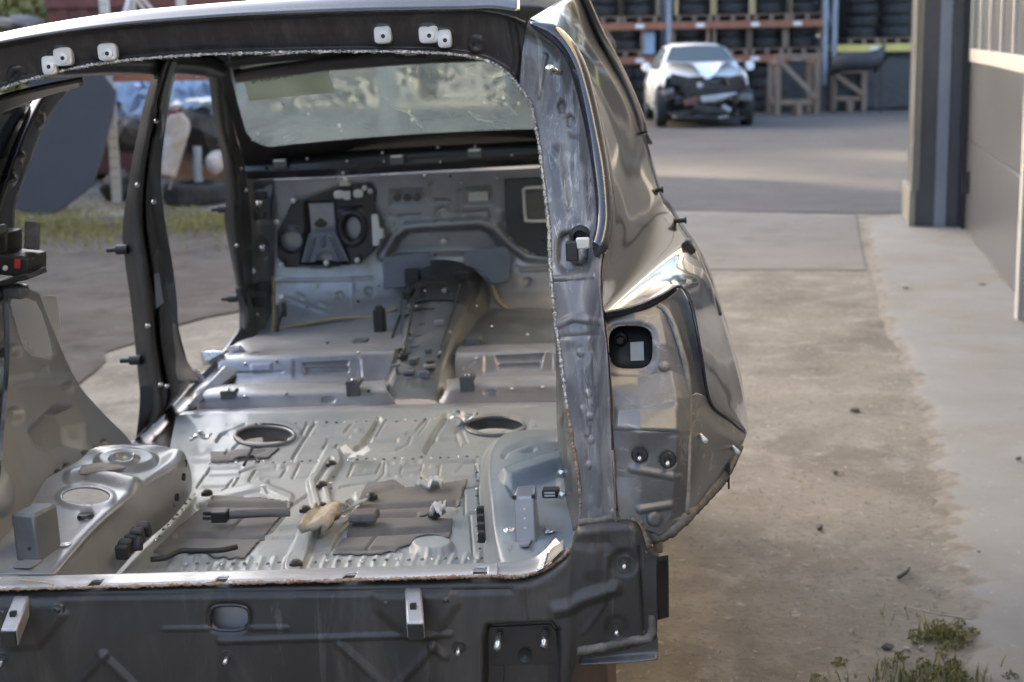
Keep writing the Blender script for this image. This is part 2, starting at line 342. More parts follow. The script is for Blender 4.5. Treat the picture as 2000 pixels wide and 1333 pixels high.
M['crack'] = surf('white_glass_crack', (.86, .84, .74), (.93, .92, .85), 40, (.15, .3), .1, .3)
M['film0'] = surf('grey_green_sun_film', (.24, .26, .21), (.28, .30, .25), 4, (.35, .45), 0, 0)
m, n, b = newmat('glass_crack_glint'); d0_ = nd(n, 'ShaderNodeBsdfDiffuse'); d0_.inputs[0].default_value = (.6, .6, .57, 1); t0_ = nd(n, 'ShaderNodeBsdfTranslucent'); t0_.inputs[0].default_value = (.6, .6, .56, 1)
a0_ = nd(n, 'ShaderNodeAddShader'); n.links.new(d0_.outputs[0], a0_.inputs[0]); n.links.new(t0_.outputs[0], a0_.inputs[1]); n.links.new(a0_.outputs[0], n.nodes['Material Output'].inputs[0]); M['crack'] = m
m, n, b = newmat('grey_green_sun_film'); d0_ = nd(n, 'ShaderNodeBsdfDiffuse'); d0_.inputs[0].default_value = (.25, .26, .22, 1); t0_ = nd(n, 'ShaderNodeBsdfTranslucent'); t0_.inputs[0].default_value = (.15, .16, .13, 1)
a0_ = nd(n, 'ShaderNodeAddShader'); n.links.new(d0_.outputs[0], a0_.inputs[0]); n.links.new(t0_.outputs[0], a0_.inputs[1]); n.links.new(a0_.outputs[0], n.nodes['Material Output'].inputs[0]); M['film'] = m
# ground materials
def ground_mat(name, layers, bump=.5, bd=.01, rough=(.75, .95)):
    m, n, b = newmat(name); co = coords(n)
    c = None
    for (c1, c2, sc, lo, hi, det) in layers:
        f = ramp(n, noise(n, co, sc, det, .62, .4), lo, hi)
        if c is None: c = mix(n, f, c1, c2)
        else: c = mix(n, f, c, c2)
    fn = noise(n, co, 38, 6, .7); f2 = noise(n, co, 3, 3)
    n.links.new(c, b.inputs['Base Color']); n.links.new(mrange(n, f2, .3, .7, *rough), b.inputs['Roughness']); b.inputs['Specular IOR Level'].default_value = .25
    bumpn(n, b, fn, bump, bd); return m
M['dirt'] = ground_mat('sandy_yard_ground', [((.185, .163, .130), (.255, .228, .182), .8, .3, .7, 8), (None, (.135, .117, .092), 1.5, .47, .66, 10), (None, (.30, .275, .23), 4.5, .5, .72, 9), (None, (.125, .11, .09), 34, .54, .70, 5), (None, (.37, .345, .295), 26, .60, .72, 5), (None, (.13, .115, .095), 30, .66, .80, 4), (None, (.16, .15, .06), 1.3, .66, .80, 8)])
M['concrete'] = ground_mat('pale_concrete', [((.27, .265, .25), (.325, .318, .30), .7, .3, .7, 6), (None, (.235, .205, .165), .8, .46, .64, 8), (None, (.20, .19, .17), 9, .62, .74, 6), (None, (.5, .49, .46), 30, .66, .75, 3)], .25, .004)
M['slab'] = ground_mat('grey_slab', [((.165, .152, .133), (.21, .195, .172), .8, .3, .7, 6), (None, (.125, .112, .096), 2.2, .54, .76, 8), (None, (.40, .38, .35), 30, .66, .75, 3)], .3, .004)
M['asphalt'] = ground_mat('grey_yard_asphalt', [((.082, .075, .068), (.115, .105, .094), .5, .3, .7, 6), (None, (.075, .07, .067), 1.6, .54, .76, 8), (None, (.19, .175, .155), 14, .62, .74, 4)], .4, .006)
M['apron'] = None
M['mud'] = ground_mat('brown_damp_dirt', [((.075, .063, .052), (.115, .098, .082), 1.2, .3, .7, 7), (None, (.045, .038, .03), 3.2, .5, .7, 8), (None, (.20, .18, .158), 18, .64, .74, 4)], .8, .02)


# apron concrete with dirt spilling over its broken edge ('rim' runs 0 at the edge to 1 inside)
m, n, b = newmat('apron_concrete'); co = coords(n)
c_ = mix(n, ramp(n, noise(n, co, .7, 7, .6, .4), .3, .7), (.225, .215, .192), (.29, .278, .25))
c_ = mix(n, ramp(n, noise(n, co, .9, 9, .66, .6), .48, .68), c_, (.225, .195, .155))
c_ = mix(n, ramp(n, noise(n, co, 8, 6, .7), .60, .76), c_, (.17, .16, .145))
c_ = mix(n, ramp(n, noise(n, co, 40, 3, .6), .66, .76), c_, (.42, .41, .39))
at_ = nd(n, 'ShaderNodeAttribute', attribute_name='rim')
nz_ = noise(n, co, 5, 9, .72, .3); mm = nd(n, 'ShaderNodeMath', operation='MULTIPLY_ADD'); n.links.new(nz_, mm.inputs[0]); mm.inputs[1].default_value = 1.1; mm.inputs[2].default_value = -.28
sb = nd(n, 'ShaderNodeMath', operation='SUBTRACT'); n.links.new(mm.outputs[0], sb.inputs[0]); n.links.new(at_.outputs['Fac'], sb.inputs[1])
c_ = mix(n, ramp(n, sb.outputs[0], .0, .10), c_, mix(n, ramp(n, noise(n, co, 16, 6), .4, .7), (.175, .15, .118), (.27, .235, .19)))
n.links.new(c_, b.inputs['Base Color']); n.links.new(mrange(n, noise(n, co, 3), .3, .7, .6, .9), b.inputs['Roughness']); b.inputs['Specular IOR Level'].default_value = .25; bumpn(n, b, noise(n, co, 40, 6, .7), .25, .004); M['apron'] = m

# ================================================================== THE SETTING
def sheet(name, poly, z, mat, kind='structure', thick=0.0):
    mb = MB()
    if thick: mb.prism([(p[0], p[1], z - thick) for p in poly], (0, 0, thick))
    else: mb.add([(p[0], p[1], z) for p in poly], [tuple(range(len(poly)))])
    o = mb.build(name, mat); o['kind'] = kind; return o
# main ground: gently uneven sheet to the horizon
def ground_sheet():
    xs = np.concatenate([np.linspace(-400, -14, 12), np.linspace(-12, 12, 120), np.linspace(14, 400, 12)])
    ys = np.concatenate([np.linspace(-60, -3, 8), np.linspace(-2, 22, 140), np.linspace(24, 500, 16)])
    X, Y = np.meshgrid(xs, ys); Z = (np.sin(X * 2.1 + 1) * np.sin(Y * 1.7) * .006 + np.sin(X * 5.3) * np.cos(Y * 4.1 + X) * .004) * (np.abs(X) < 13) * (Y > -3) * (Y < 23) * .4 - .006
    v = np.stack([X, Y, Z], -1).reshape(-1, 3); nx = len(xs)
    f = [(j * nx + i, j * nx + i + 1, (j + 1) * nx + i + 1, (j + 1) * nx + i) for j in range(len(ys) - 1) for i in range(nx - 1)]
    o = mesh_obj('ground', v, f, M['dirt']); o['kind'] = 'structure'; return o
ground_sheet()
# concrete apron before the doors with a broken edge
edge_px = [(1684, 426), (1690, 480), (1700, 545), (1712, 610), (1732, 655), (1757, 705), (1770, 760), (1790, 815), (1800, 880), (1818, 940), (1830, 1000), (1838, 1060), (1852, 1120), (1856, 1170), (1865, 1230), (1880, 1300), (1895, 1400), (1930, 1700), (1990, 2600)]
edge = []
for a, b_ in zip(edge_px[:-1], edge_px[1:]):
    nn = 9
    for k in range(nn):
        t = k / nn; x = a[0] * (1 - t) + b_[0] * t; y = a[1] * (1 - t) + b_[1] * t; g = G(x, y)
        j = min(1, max(0, (y - 560) / 200)); s0 = len(edge); edge.append((g.x + (math.sin(s0 * 1.7) * .018 + math.sin(s0 * .63 + 1) * .022 + random.uniform(-.010, .010)) * j, g.y))
offs = [0, .06, .12, .2, .35, .7, 1.6, 4, 9]; v = []; rim = []
for k, (x, y) in enumerate(edge):
    for o_ in offs: v.append((x + o_, y, .004 if o_ else -.012)); rim.append(min(1, o_ / .30))
no = len(offs); ap = mesh_obj('concrete_apron', v, [(k * no + q, k * no + q + 1, (k + 1) * no + q + 1, (k + 1) * no + q) for k in range(len(edge) - 1) for q in range(no - 1)], M['apron'])
at_ = ap.data.attributes.new('rim', 'FLOAT', 'POINT'); at_.data.foreach_set('value', rim); ap['kind'] = 'structure'; ap.data.flip_normals() if ap.data.polygons[0].normal.z < 0 else None
# grey slabs beside it, laid with a joint between them
a0, a1, b0, b1 = G(1675, 420), G(1697, 528), G(1180, 420), G(1180, 525)
sheet('grey_slab', [(b1.x, b1.y), (a1.x - .02, a1.y), (a0.x - .02, a0.y), (b0.x, b0.y + .1)], .0015, M['slab'], thick=.006)
# asphalt of the yard beyond
sheet('yard_asphalt', [(-2.2, 15.6), (G(1675, 417).x + .02, G(1675, 417).y), (20, 13.9), (60, 60), (-3.5, 60)], .002, M['asphalt'], thick=.006)
# brown dirt and pale hard standing on the far side of the shell
def blob_sheet(name, pts, z, mat, jit, kind='structure'):
    out = []
    for a, b_ in zip(pts, pts[1:] + pts[:1]):
        L = math.hypot(b_[0] - a[0], b_[1] - a[1]); k = max(2, int(L / .25))
        for i in range(k):
            t = i / k; out.append((a[0] + (b_[0] - a[0]) * t + random.uniform(-jit, jit), a[1] + (b_[1] - a[1]) * t + random.uniform(-jit, jit)))
    return sheet(name, out, z, mat, kind)
q = [G(*p) for p in ((-200, 830), (60, 810), (215, 690), (345, 640), (470, 605), (560, 590))]
blob_sheet('brown_dirt', [(v.x, v.y) for v in q] + [(-.6, 10.5), (-1.2, 13.0), (-2.6, 14.6), (-9, 14.6), (-9, 7)], .004, M['mud'], .06)

# building with sectional doors on the right
dA, dB = G(1884, 447), G(2003, 602)
ex = (dA - dB).normalized(); ex.z = 0; ex.normalize(); out = Vector((-ex.y, ex.x, 0))       # ex: away along the facade, out: towards the yard
bld = empty('workshop_building', dA); tag(bld, 'grey workshop building with brushed metal sectional door at the right edge', 'building')
bld.rotation_euler = (0, 0, math.atan2(ex.y, ex.x))     # local x runs away from the viewer, local y towards the yard
def bb(name, mat, x0, x1, y0, y1, z0, z1, par=None, bev=.004):
    o = MB().box(((x0 + x1) / 2, (y0 + y1) / 2, (z0 + z1) / 2), (x1 - x0, y1 - y0, z1 - z0)).build(name, mat, par or bld)
    if bev: bevel(o, bev)
    return o
sec = [(.03, .54), (.54, 1.115), (1.115, 1.19), (1.19, 2.05), (2.05, 2.13), (2.13, 2.95)]
D0, D1 = -4.02, -.06                       # door opening
door = bb('door', M['doorskin'], D0, D1, -.06, -.02, .03, 3.2, None, 0)
z = .02
for (z0, z1) in ((.02, .72), (.726, 1.315)):
    bb('door_panel', M['doorskin'], D0, D1, -.02, .008, z0, z1, door, .006)
bb('window_rail', M['doorwhite'], D0, D1, -.02, .022, 1.325, 1.425, door, .006)
bb('window_rail', M['doorwhite'], D0, D1, -.02, .022, 2.05, 2.14, door, .006)
for k in range(6):
    xa = D1 - .02 - k * .66
    bb('window_stile', M['doorwhite'], xa - .05, xa, -.02, .02, 1.428, 2.048, door, .004)
    if k < 5 or True: bb('window_pane', M['darkglass'] if False else M['doorskin'], xa - .655, xa - .055, -.02, -.004, 1.428, 2.048, door, 0)
bb('door_panel', M['doorskin'], D0, D1, -.02, .008, 2.145, 3.2, door, .006)
hd = MB().box((0, 0, 0), (.05, .02, .17)).box((0, .02, -.02), (.03, .03, .1)).build('handle', M['satin'], door); hd.location = (-.32, .02, .40)
# jamb at the near end
bb('door_frame', M['doorwhite'], D0 - .13, D0 - .005, -.05, .10, 0, 3.2)
bb('hinge_block', M['doorwhite'], D0 + .02, D0 + .08, .012, .09, .16, .42)
# pilaster at the far end
bb('pilaster', M['wall'], .10, 1.0, -.3, .40, .0, 6)
bb('cover_strip', M['strip'], .082, .098, .14, .235, 0, 6)
bb('seal_strip', M['black'], -.05, .10, -.05, .03, 0, 3.2)
bb('cover_strip', M['wall'], .085, .098, .05, .135, 0, 6)
bb('corner_trim', M['trim'], .06, .16, .401, .425, .30, 6)
bb('corner_trim', M['trim'], .085, .099, .36, .40, .30, 6)
bb('plinth', M['trim'], .07, 1.02, .385, .435, 0, .30)
bb('wall', M['wall'], .3, .9, -7.7, -.31, 0, 6)
bb('wall', M['wall'], D0 - 1.2, D0 - .14, -.3, .08, 0, 3.5)
bb('lintel', M['wall'], D0 - .13, .099, -.3, .10, 3.22, 3.5)
bb('reflector_cladding', M['cream'], -16, .099, -.3, .12, 3.503, 5.99)  # unseen upper wall made cream to put warm reflections on the quarter panel
# second bay nearer the viewer, beside the place where one stands
door2 = bb('door', M['doorskin'], -9.2, -5.3, -.06, -.02, .03, 3.2, None, 0)
for (z0, z1) in ((.02, .62), (.626, 1.232), (1.24, 2.05), (2.06, 3.2)): bb('door_panel', M['doorskin'], -9.2, -5.3, -.02, .008, z0, z1, door2, .006)
bb('wall', M['wall'], -16, -9.21, -.3, .08, 0, 3.5)
bb('lintel', M['wall'], -9.2, -5.23, -.3, .08, 3.22, 3.5)
bb('roof', M['wall'], -16, 1.0, -8, .5, 6.01, 6.2)
bb('wall', M['wall'], -16, .9, -8, -7.8, 0, 5.99)

# bank added out of view at left to keep low sun off ground and facade
xs_ = [(-30, 7.0), (-13.6, 7.4), (-12.6, 7.2), (-9.8, .6), (-9.3, 0.0)]; ys_ = np.linspace(-18, 26.3, 40); v = []
for y in ys_:
    for k, (x, z_) in enumerate(xs_): v.append((x + .25 * math.sin(y * .7 + k), y, max(-.02, z_ + (.15 * math.sin(y * .9 + k * 2) if z_ > .1 else -.02))))
bank = mesh_obj('added_shade_bank', v, [(j * 5 + i, j * 5 + i + 1, (j + 1) * 5 + i + 1, (j + 1) * 5 + i) for j in range(39) for i in range(4)] + [tuple(reversed(range(5))), tuple(39 * 5 + i for i in range(5))], M['mud']); bank['kind'] = 'structure'

# ================================================================== THE CAR SHELL
car = empty('car_body_shell'); tag(car, 'stripped black car body shell seen from the rear without tailgate', 'car shell')
mw = Matrix.Identity(4)
for i in range(3):
    for j in range(3): mw[i][j] = RC[i, j]
    mw[i][3] = TC[i]
car.matrix_world = mw
def yd(py): return float(np.interp(py, [30, 250, 430, 560, 700, 850, 1000, 1100, 1333], [.42, .36, .28, .2, .14, .09, .06, .05, .03]))

# ---- roof
E0 = [(-130, 122), (-60, 98), (0, 83), (110, 64), (250, 46), (400, 34), (500, 28), (700, 20), (900, 17), (960, 15), (1015, 22)]
S0 = [(-130, 119), (-60, 92), (0, 74), (110, 50), (250, 27), (400, 12), (500, 4), (700, -9), (900, -16), (960, -14), (1020, -4)]
e = [P(x, y, .425) for x, y in E0]; s_ = [P(x, y, .56) for x, y in S0]
rows = [e, [a.lerp(b_, .5) + Vector((0, -.012, .012)) for a, b_ in zip(e, s_)], s_]
for yy, dz in ((.85, .014), (1.3, .018), (1.8, -.005), (2.15, -.045), (2.36, -.085)):
    rows.append([Vector((v.x * (1 + (yy - .56) * .02), yy, v.z + dz)) for v in s_])
g = np.array([[tuple(v) for v in r] for r in rows]); rr = np.stack([spl(r, 60) for r in g]); gg = np.stack([spl(rr[:, j], 40) for j in range(60)], 1)
roof = mesh_obj('roof', gg.reshape(-1, 3), [(i * 60 + j, i * 60 + j + 1, (i + 1) * 60 + j + 1, (i + 1) * 60 + j) for i in range(39) for j in range(59)], M['paint'], car)
solid(roof, .004, -1)
# side roof rails (left seen through the opening, right hidden by the pillar)
def rail(name, pts, r, mat, n=10):
    return MB().tube(spl([tuple(p) for p in pts], 28) if len(pts) > 2 else pts, r, n).build(name, mat, car, smooth=True)
for sx in (-1, 1):
    rail('roof_rail', [(sx * .55, .5, 1.565), (sx * .60, .9, 1.575), (sx * .61, 1.5, 1.57), (sx * .60, 2.1, 1.55), (sx * .60, 2.36, 1.53)], .032, M['pillarL'])
MB().tube([(-.56, 2.38, 1.515), (-.3, 2.42, 1.535), (0, 2.43, 1.54), (.3, 2.42, 1.535), (.56, 2.38, 1.515)], .03, 10).build('front_header', M['pillarL'], car, smooth=True)

# ---- rear header with brackets
H1 = [(-130, 232), (-60, 200), (0, 176), (50, 158), (150, 133), (250, 118), (400, 107), (550, 103), (700, 101), (850, 104), (930, 114), (985, 138), (1018, 172)]
E0h = [(-130, 123), (-60, 99), (0, 84), (60, 72), (150, 58), (250, 47), (400, 35), (550, 27), (700, 21), (850, 18), (930, 17), (985, 26), (1028, 42)]
rows = [[(x, y, .43) for x, y in E0h], [(a[0] * .9 + b_[0] * .1, a[1] * .9 + b_[1] * .1, .455) for a, b_ in zip(E0h, H1)], [(a[0] * .5 + b_[0] * .5, a[1] * .5 + b_[1] * .5, .47) for a, b_ in zip(E0h, H1)],
        [(a[0] * .12 + b_[0] * .88, a[1] * .12 + b_[1] * .88, .485) for a, b_ in zip(E0h, H1)], [(x, y, .475) for x, y in H1]]
pads = [(207, 102, 17, 15), (120, 111, 17, 16), (93, 128, 13, 16), (746, 68, 15, 15), (836, 67, 17, 15), (867, 76, 12, 15)]
feats = [('e', ell(x, y, a + 5, b_ + 4, 24, 3), -.004, 6) for x, y, a, b_ in pads]
feats += [('e', ell(34, 147, 17, 17), -.006, 3), ('e', ell(932, 86, 15, 16), -.006, 3), ('e', ell(932, 86, 9, 9), .005, 3), ('e', ell(34, 147, 10, 10), .005, 3), ('l', [(1000, 30), (1012, 110), (1005, 150)], 4, -.006, 4)]
hdr = patch('rear_header', rows, 330, 40, M['header'], car, feats=feats, thick=.004)
for x, y, a, b_ in pads:
    c = P(x, y, .455); mb = MB()
    s = 1.22 / 1050.0
    poly = [(c.x + (px - x) * s, c.y, c.z - (py - y) * s) for px, py in ell(x, y, a, b_, 20, 4)]
    top = [((p[0] - c.x) * .94 + c.x, c.y + .004, (p[2] - c.z) * .94 + c.z) for p in poly]
    n_ = len(poly); mb.add([(p[0], p[1] + .015, p[2]) for p in poly] + top, [(i, (i + 1) % n_, n_ + (i + 1) % n_, n_ + i) for i in range(n_)] + [tuple(range(n_, 2 * n_))])
    br = mb.build('roof_bracket', M['bracket'], car); bevel(br, .002)
    MB().lathe([(.0100, 0), (.0100, -.004), (.0042, -.005), (.0040, .002)], (c.x + .002, c.y + .0038, c.z - .003), 'y', 18).build('weld_nut', M['bracket'], br)
    MB().lathe([(0, 0), (.0040, 0)], (c.x + .002, c.y - .0012, c.z - .003), 'y', 16).build('bolt_hole', M['black'], br)

# ---- right D pillar
DP = [
 [(1016, 172), (1020, 110), (1026, 70), (1029, 52), (1034, 40)],
 [(1032, 195), (1060, 125), (1078, 92), (1086, 76), (1094, 66)],
 [(1042, 228), (1082, 172), (1106, 148), (1120, 130), (1132, 118)],
 [(1051, 272), (1092, 236), (1122, 212), (1140, 199), (1154, 192)],
 [(1060, 340), (1102, 312), (1133, 295), (1156, 286), (1173, 281)],
 [(1067, 400), (1106, 380), (1142, 370), (1169, 362), (1184, 360)],
 [(1072, 450), (1110, 437), (1146, 428), (1172, 426), (1188, 428)],
 [(1074, 500), (1102, 490), (1140, 482), (1166, 477), (1180, 478)],
 [(1078, 560), (1106, 555), (1140, 550), (1164, 547), (1173, 548)],
 [(1084, 620), (1112, 615), (1146, 610), (1171, 608), (1178, 612)],
 [(1095, 700), (1121, 692), (1156, 690), (1178, 690), (1187, 690)],
 [(1108, 800), (1131, 795), (1161, 790), (1182, 790), (1192, 790)],
 [(1125, 900), (1146, 895), (1171, 890), (1186, 890), (1196, 890)],
 [(1134, 980), (1152, 975), (1176, 970), (1191, 970), (1202, 985)],
 [(1130, 1034), (1152, 1026), (1180, 1018), (1196, 1016), (1207, 1020)]]
rows = [[(p[0], p[1], yd(p[1] if k else r[0][1]) + dd) for k, (p, dd) in enumerate(zip(r, (.075, .055, .045, .012, .0)))] for r in DP]
feats = [('e', ell(1122, 495, 34, 42, 28, 3), .018, 6), ('e', ell(1133, 463, 18, 12), .03, 3), ('e', ell(1128, 492, 16, 22, 20, 3), -.022, 5),
         ('l', [(1085, 545), (1160, 540)], 2, -.008, 4), ('l', [(1090, 635), (1120, 622), (1172, 628)], 4, -.008, 6), ('l', [(1090, 660), (1172, 655)], 3, .004, 5),
         ('l', [(1112, 150), (1108, 215), (1120, 260)], 6, -.006, 8), ('e', ell(1098, 210, 9, 13), .008, 4), ('e', ell(1115, 238, 9, 13), .008, 4),
         ('l', [(1090, 300), (1105, 420)], 10, .006, 12), ('l', [(1122, 690), (1140, 830), (1152, 960)], 14, .004, 12), ('l', [(1065, 110), (1052, 190)], 3, -.006, 5),
         ('l', [(1160, 690), (1176, 950)], 2, -.004, 4), ('l', [(1140, 800), (1146, 850)], 4, -.005, 4)] + [('e', ell(x, y, 5, 6), -.004, 3) for x, y in ((1150, 770), (1152, 815), (1155, 860), (1150, 910), (1135, 690))]
dp = patch('d_pillar', rows, 70, 330, M['pillar'], car, feats=feats, thick=.003)
# inner return of the pillar (turned towards the boot)
inn = [(r[0], (r[0][0] + dx * .6, r[0][1] + 2), (r[0][0] + dx, r[0][1] + 4)) for r, dx in zip(DP, (2, 2, 2, 2, 1, 0, -1, -2, -3, -4, -8, -16, -28, -27, -16))]
rows = [[(a[0], a[1], yd(a[1]) + .078), (b_[0], b_[1], yd(a[1]) + .16), (c[0], c[1], yd(a[1]) + .30)] for a, b_, c in inn]
patch('pillar_return', rows, 8, 90, M['satin'], car, thick=.002)
# clean glossy band along the outer edge
BD = [(1040, 44), (1094, 72), (1130, 122), (1152, 194), (1170, 282), (1182, 362), (1186, 428), (1178, 476), (1168, 500)]
bp = spl([(x - 5, y + 1, yd(y) - .004) for x, y in BD], 60)
MB().tube([P(*q) for q in bp], [.003 + .0135 * min(1, i / 5, (59 - i) / 6) for i in range(60)], 12).build('body_edge_band', M['band'], car, smooth=True)
# weld seam around the opening
def seam(name, pts, r, mat, jit=.35, n=360):
    q = spl(pts, n); mb = MB()
    mb.tube([P(a + random.uniform(-.7, .7), b_ + random.uniform(-.7, .7), c) for a, b_, c in q], [r * (1 + random.uniform(-jit, jit)) for _ in q], 6); return mb.build(name, mat, car, smooth=True)
sm = [(x, y, .468) for x, y in H1[:-1]] + [(r[0][0], r[0][1], yd(r[0][1]) + .07) for r in DP[1:12]]
seam('weld_seam', sm, .0032, M['bead'], .6, 900)
lo = [(r[0][0], r[0][1], yd(r[0][1]) + .07) for r in DP[11:]] + [(1112, 1075, .06), (1085, 1100, .055), (1050, 1118, .05), (1010, 1127, .048), (950, 1126, .045), (800, 1130, .045), (600, 1136, .045), (400, 1141, .045), (200, 1147, .045), (0, 1152, .045), (-90, 1156, .045)]
seam('rusty_seam', lo, .0030, M['rust'], .5, 700)
# ball stud, hole, rubber stop on the pillar
c = P(1094, 142, .37); mb = MB().tube([c, c + Vector((-.012, -.03, .006))], .006, 10).lathe([(0, -.009), (.007, -.006), (.0095, 0), (.007, .006), (0, .009)], c + Vector((-.015, -.036, .007)), 'y', 14); mb.build('ball_stud', M['steel'], car, smooth=True)
c = P(1133, 462, .30); MB().lathe([(.020, .004), (.018, -.006), (.012, -.008), (.010, .012), (0, .012)], c, 'y', 20).build('rubber_grommet', M['black'], car)
c = P(1118, 490, .262); bevel(MB().box(c + Vector((0, -.004, 0)), (.022, .016, .036)).build('lamp_clip', M['satin'], car), .003)
c = P(1132, 480, .255); bevel(MB().box(c + Vector((.006, 0, .004)), (.024, .010, .020)).build('clip_cover', M['label'], car), .003)

# ---- right quarter panel (flank)
B0 = [(1034, 40, .42), (1094, 68, .415), (1132, 120, .40), (1154, 194, .38), (1173, 282, .35), (1184, 360, .31), (1188, 428, .28), (1180, 478, .26), (1174, 545, .22), (1179, 613, .20), (1240, 601, .22), (1290, 580, .25), (1326, 561, .28), (1352, 606, .275), (1368, 690, .27), (1386, 783, .31), (1424, 817, .40), (1456, 846, .50)]
S1 = [(1128, -20, 1.0), (1160, 66, 1.0), (1190, 120, 1.0), (1215, 168, .95), (1240, 228, .92), (1256, 290, .9), (1272, 345, .86), (1290, 395, .84), (1310, 425, .82), (1336, 466, .8), (1352, 488, .78), (1370, 520, .76), (1388, 560, .74), (1403, 612, .71), (1424, 680, .68), (1444, 755, .64), (1452, 805, .6), (1458, 844, .56)]
mids = []
for fct, bulge in ((.0, 0), (.16, -.035), (.38, -.06), (.62, -.05), (.84, -.022)):
    mids.append([((1 - fct) * a[0] + fct * b_[0], (1 - fct) * a[1] + fct * b_[1] , (1 - fct) * a[2] + fct * b_[2] + bulge * (1 if i < 8 else (.25 if i < 15 else .5))) for i, (a, b_) in enumerate(zip(B0, S1))])
mids.append(S1)
rr = np.stack([spl(r, 110) for r in mids]); gpx = np.stack([spl(rr[:, j], 60) for j in range(110)], 1)
# shoulder crease running down the panel
vv = local(gpx[..., 0], gpx[..., 1], gpx[..., 2])
ext = []
last = vv[-1]; prev = vv[-6]; dirv = (last - prev); dirv /= np.linalg.norm(dirv, axis=1)[:, None]
for k, (dy, dx) in enumerate(((.05, .003), (.12, .004))):
    q = last.copy(); q[:, 1] += dy; q[:, 0] += dx + .0; ext.append(q)
vv = np.concatenate([vv, np.array(ext)], 0); nr = vv.shape[0]
flank = mesh_obj('quarter_panel', vv.reshape(-1, 3), [(i * 110 + j, i * 110 + j + 1, (i + 1) * 110 + j + 1, (i + 1) * 110 + j) for i in range(nr - 1) for j in range(109)], M['paint'], car)
flank.data.flip_normals(); solid(flank, .003, -1)
# drip moulding along the upper flank and the rolled fuel-side edge pieces
mo = spl([(1132, -15, .99), (1166, 62, 1.0), (1196, 118, .99), (1222, 172, .96), (1247, 235, .93), (1252, 262, .92)], 30)
MB().tube([P(*q) + Vector((.004, 0, 0)) for q in mo], .011, 8).build('window_moulding', M['satin'], car, smooth=True)
for (x, y, d) in ((1281, 372, .86), (1326, 432, .82)):
    c = P(x, y, d); MB().tube([c + Vector((-.02, 0, 0)), c + Vector((.012, 0, .001))], .005, 8).tube([c + Vector((.012, 0, .001)), c + Vector((.016, 0, .001))], .0075, 8).build('trim_clip', M['black'], car)
hp = spl([(1338, 470, .80), (1350, 492, .79), (1362, 525, .765), (1376, 560, .75), (1392, 595, .73), (1401, 618, .715)], 24)
MB().tube([P(*q) + Vector((.004, -.006, .002)) for q in hp], [.004 + .009 * math.sin(math.pi * (i + 1) / 26) for i in range(24)], 8).build('arch_trim', M['band'], car, smooth=True)
c = P(1345, 482, .78); bevel(MB().box(c, (.02, .05, .03), Matrix.Rotation(R(-30), 3, 'Y')).build('side_marker_hole', M['black'], car), .004)
# dark joint under the flank edge
jn = spl([(1181, 617, .205), (1210, 612, .215), (1245, 604, .225), (1275, 592, .24), (1300, 577, .262), (1318, 566, .278)], 30)
MB().tube([P(*q) for q in jn], .006, 8).build('panel_joint', M['black'], car, smooth=True)
ed = spl([(1178, 612, .197), (1240, 599, .214), (1290, 578, .244), (1322, 560, .272), (1338, 566, .272), (1353, 606, .268), (1369, 690, .262), (1387, 783, .302), (1424, 817, .392), (1456, 846, .492)], 90)
MB().tube([P(*q) for q in ed], .0032, 8).build('rolled_edge', M['band'], car, smooth=True)

# ---- tail lamp pocket
rows = [
 [(1180, 618, .225), (1240, 606, .225), (1284, 596, .245), (1302, 604, .245)],
 [(1187, 690, .165), (1240, 684, .175), (1300, 672, .195), (1328, 690, .205)],
 [(1191, 735, .155), (1245, 738, .17), (1310, 726, .185), (1341, 738, .195)],
 [(1196, 778, .135), (1250, 788, .125), (1320, 776, .145), (1346, 785, .175)],
 [(1198, 835, .105), (1250, 846, .075), (1320, 846, .092), (1346, 842, .145)],
 [(1200, 872, .095), (1250, 884, .085), (1320, 880, .09), (1344, 880, .135)],
 [(1202, 930, .09), (1250, 935, .085), (1315, 935, .09), (1343, 940, .125)],
 [(1206, 985, .075), (1250, 998, .08), (1312, 1000, .095), (1342, 1000, .125)],
 [(1210, 1018, .072), (1248, 1030, .075), (1288, 1044, .085), (1328, 1014, .105)]]
hole = ell(1231, 681, 43, 42, 40, 3.2)
feats = [('e', ell(1231, 681, 50, 49, 40, 3.2), .008, 7), ('e', [(1206, 800), (1322, 792), (1326, 842), (1206, 836)], -.007, 5), 
         ('l', [(1235, 915), (1325, 932)], 3, -.007, 8), ('e', ell(1278, 1012, 12, 12), -.008, 5), ('l', [(1250, 995), (1310, 985)], 3, -.008, 8), ('e', ell(1250, 890, 17, 17), .007, 4), ('e', ell(1303, 898, 17, 17), .007, 4), ('e', ell(1297, 716, 8, 6), -.006, 4)]
poc = patch('tail_lamp_pocket', rows, 110, 250, M['pocket'], car, feats=feats, holes=[hole], thick=.003, smooth_rows=False)
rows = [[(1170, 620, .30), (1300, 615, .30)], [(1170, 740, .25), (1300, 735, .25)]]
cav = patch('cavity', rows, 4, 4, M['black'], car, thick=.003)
c0, c1, c2, c3 = P(1231, 669, .25), P(1257, 667, .25), P(1258, 704, .25), P(1232, 705, .25)
MB().prism([c3, c2, c1, c0], (0, -.002, 0)).build('paper_sticker', M['label'], cav)
c = P(1212, 661, .27); MB().lathe([(.013, 0), (.012, -.008), (.007, -.010), (.006, -.022), (0, -.022)], c, 'y', 18).build('stud', M['satin'], cav)
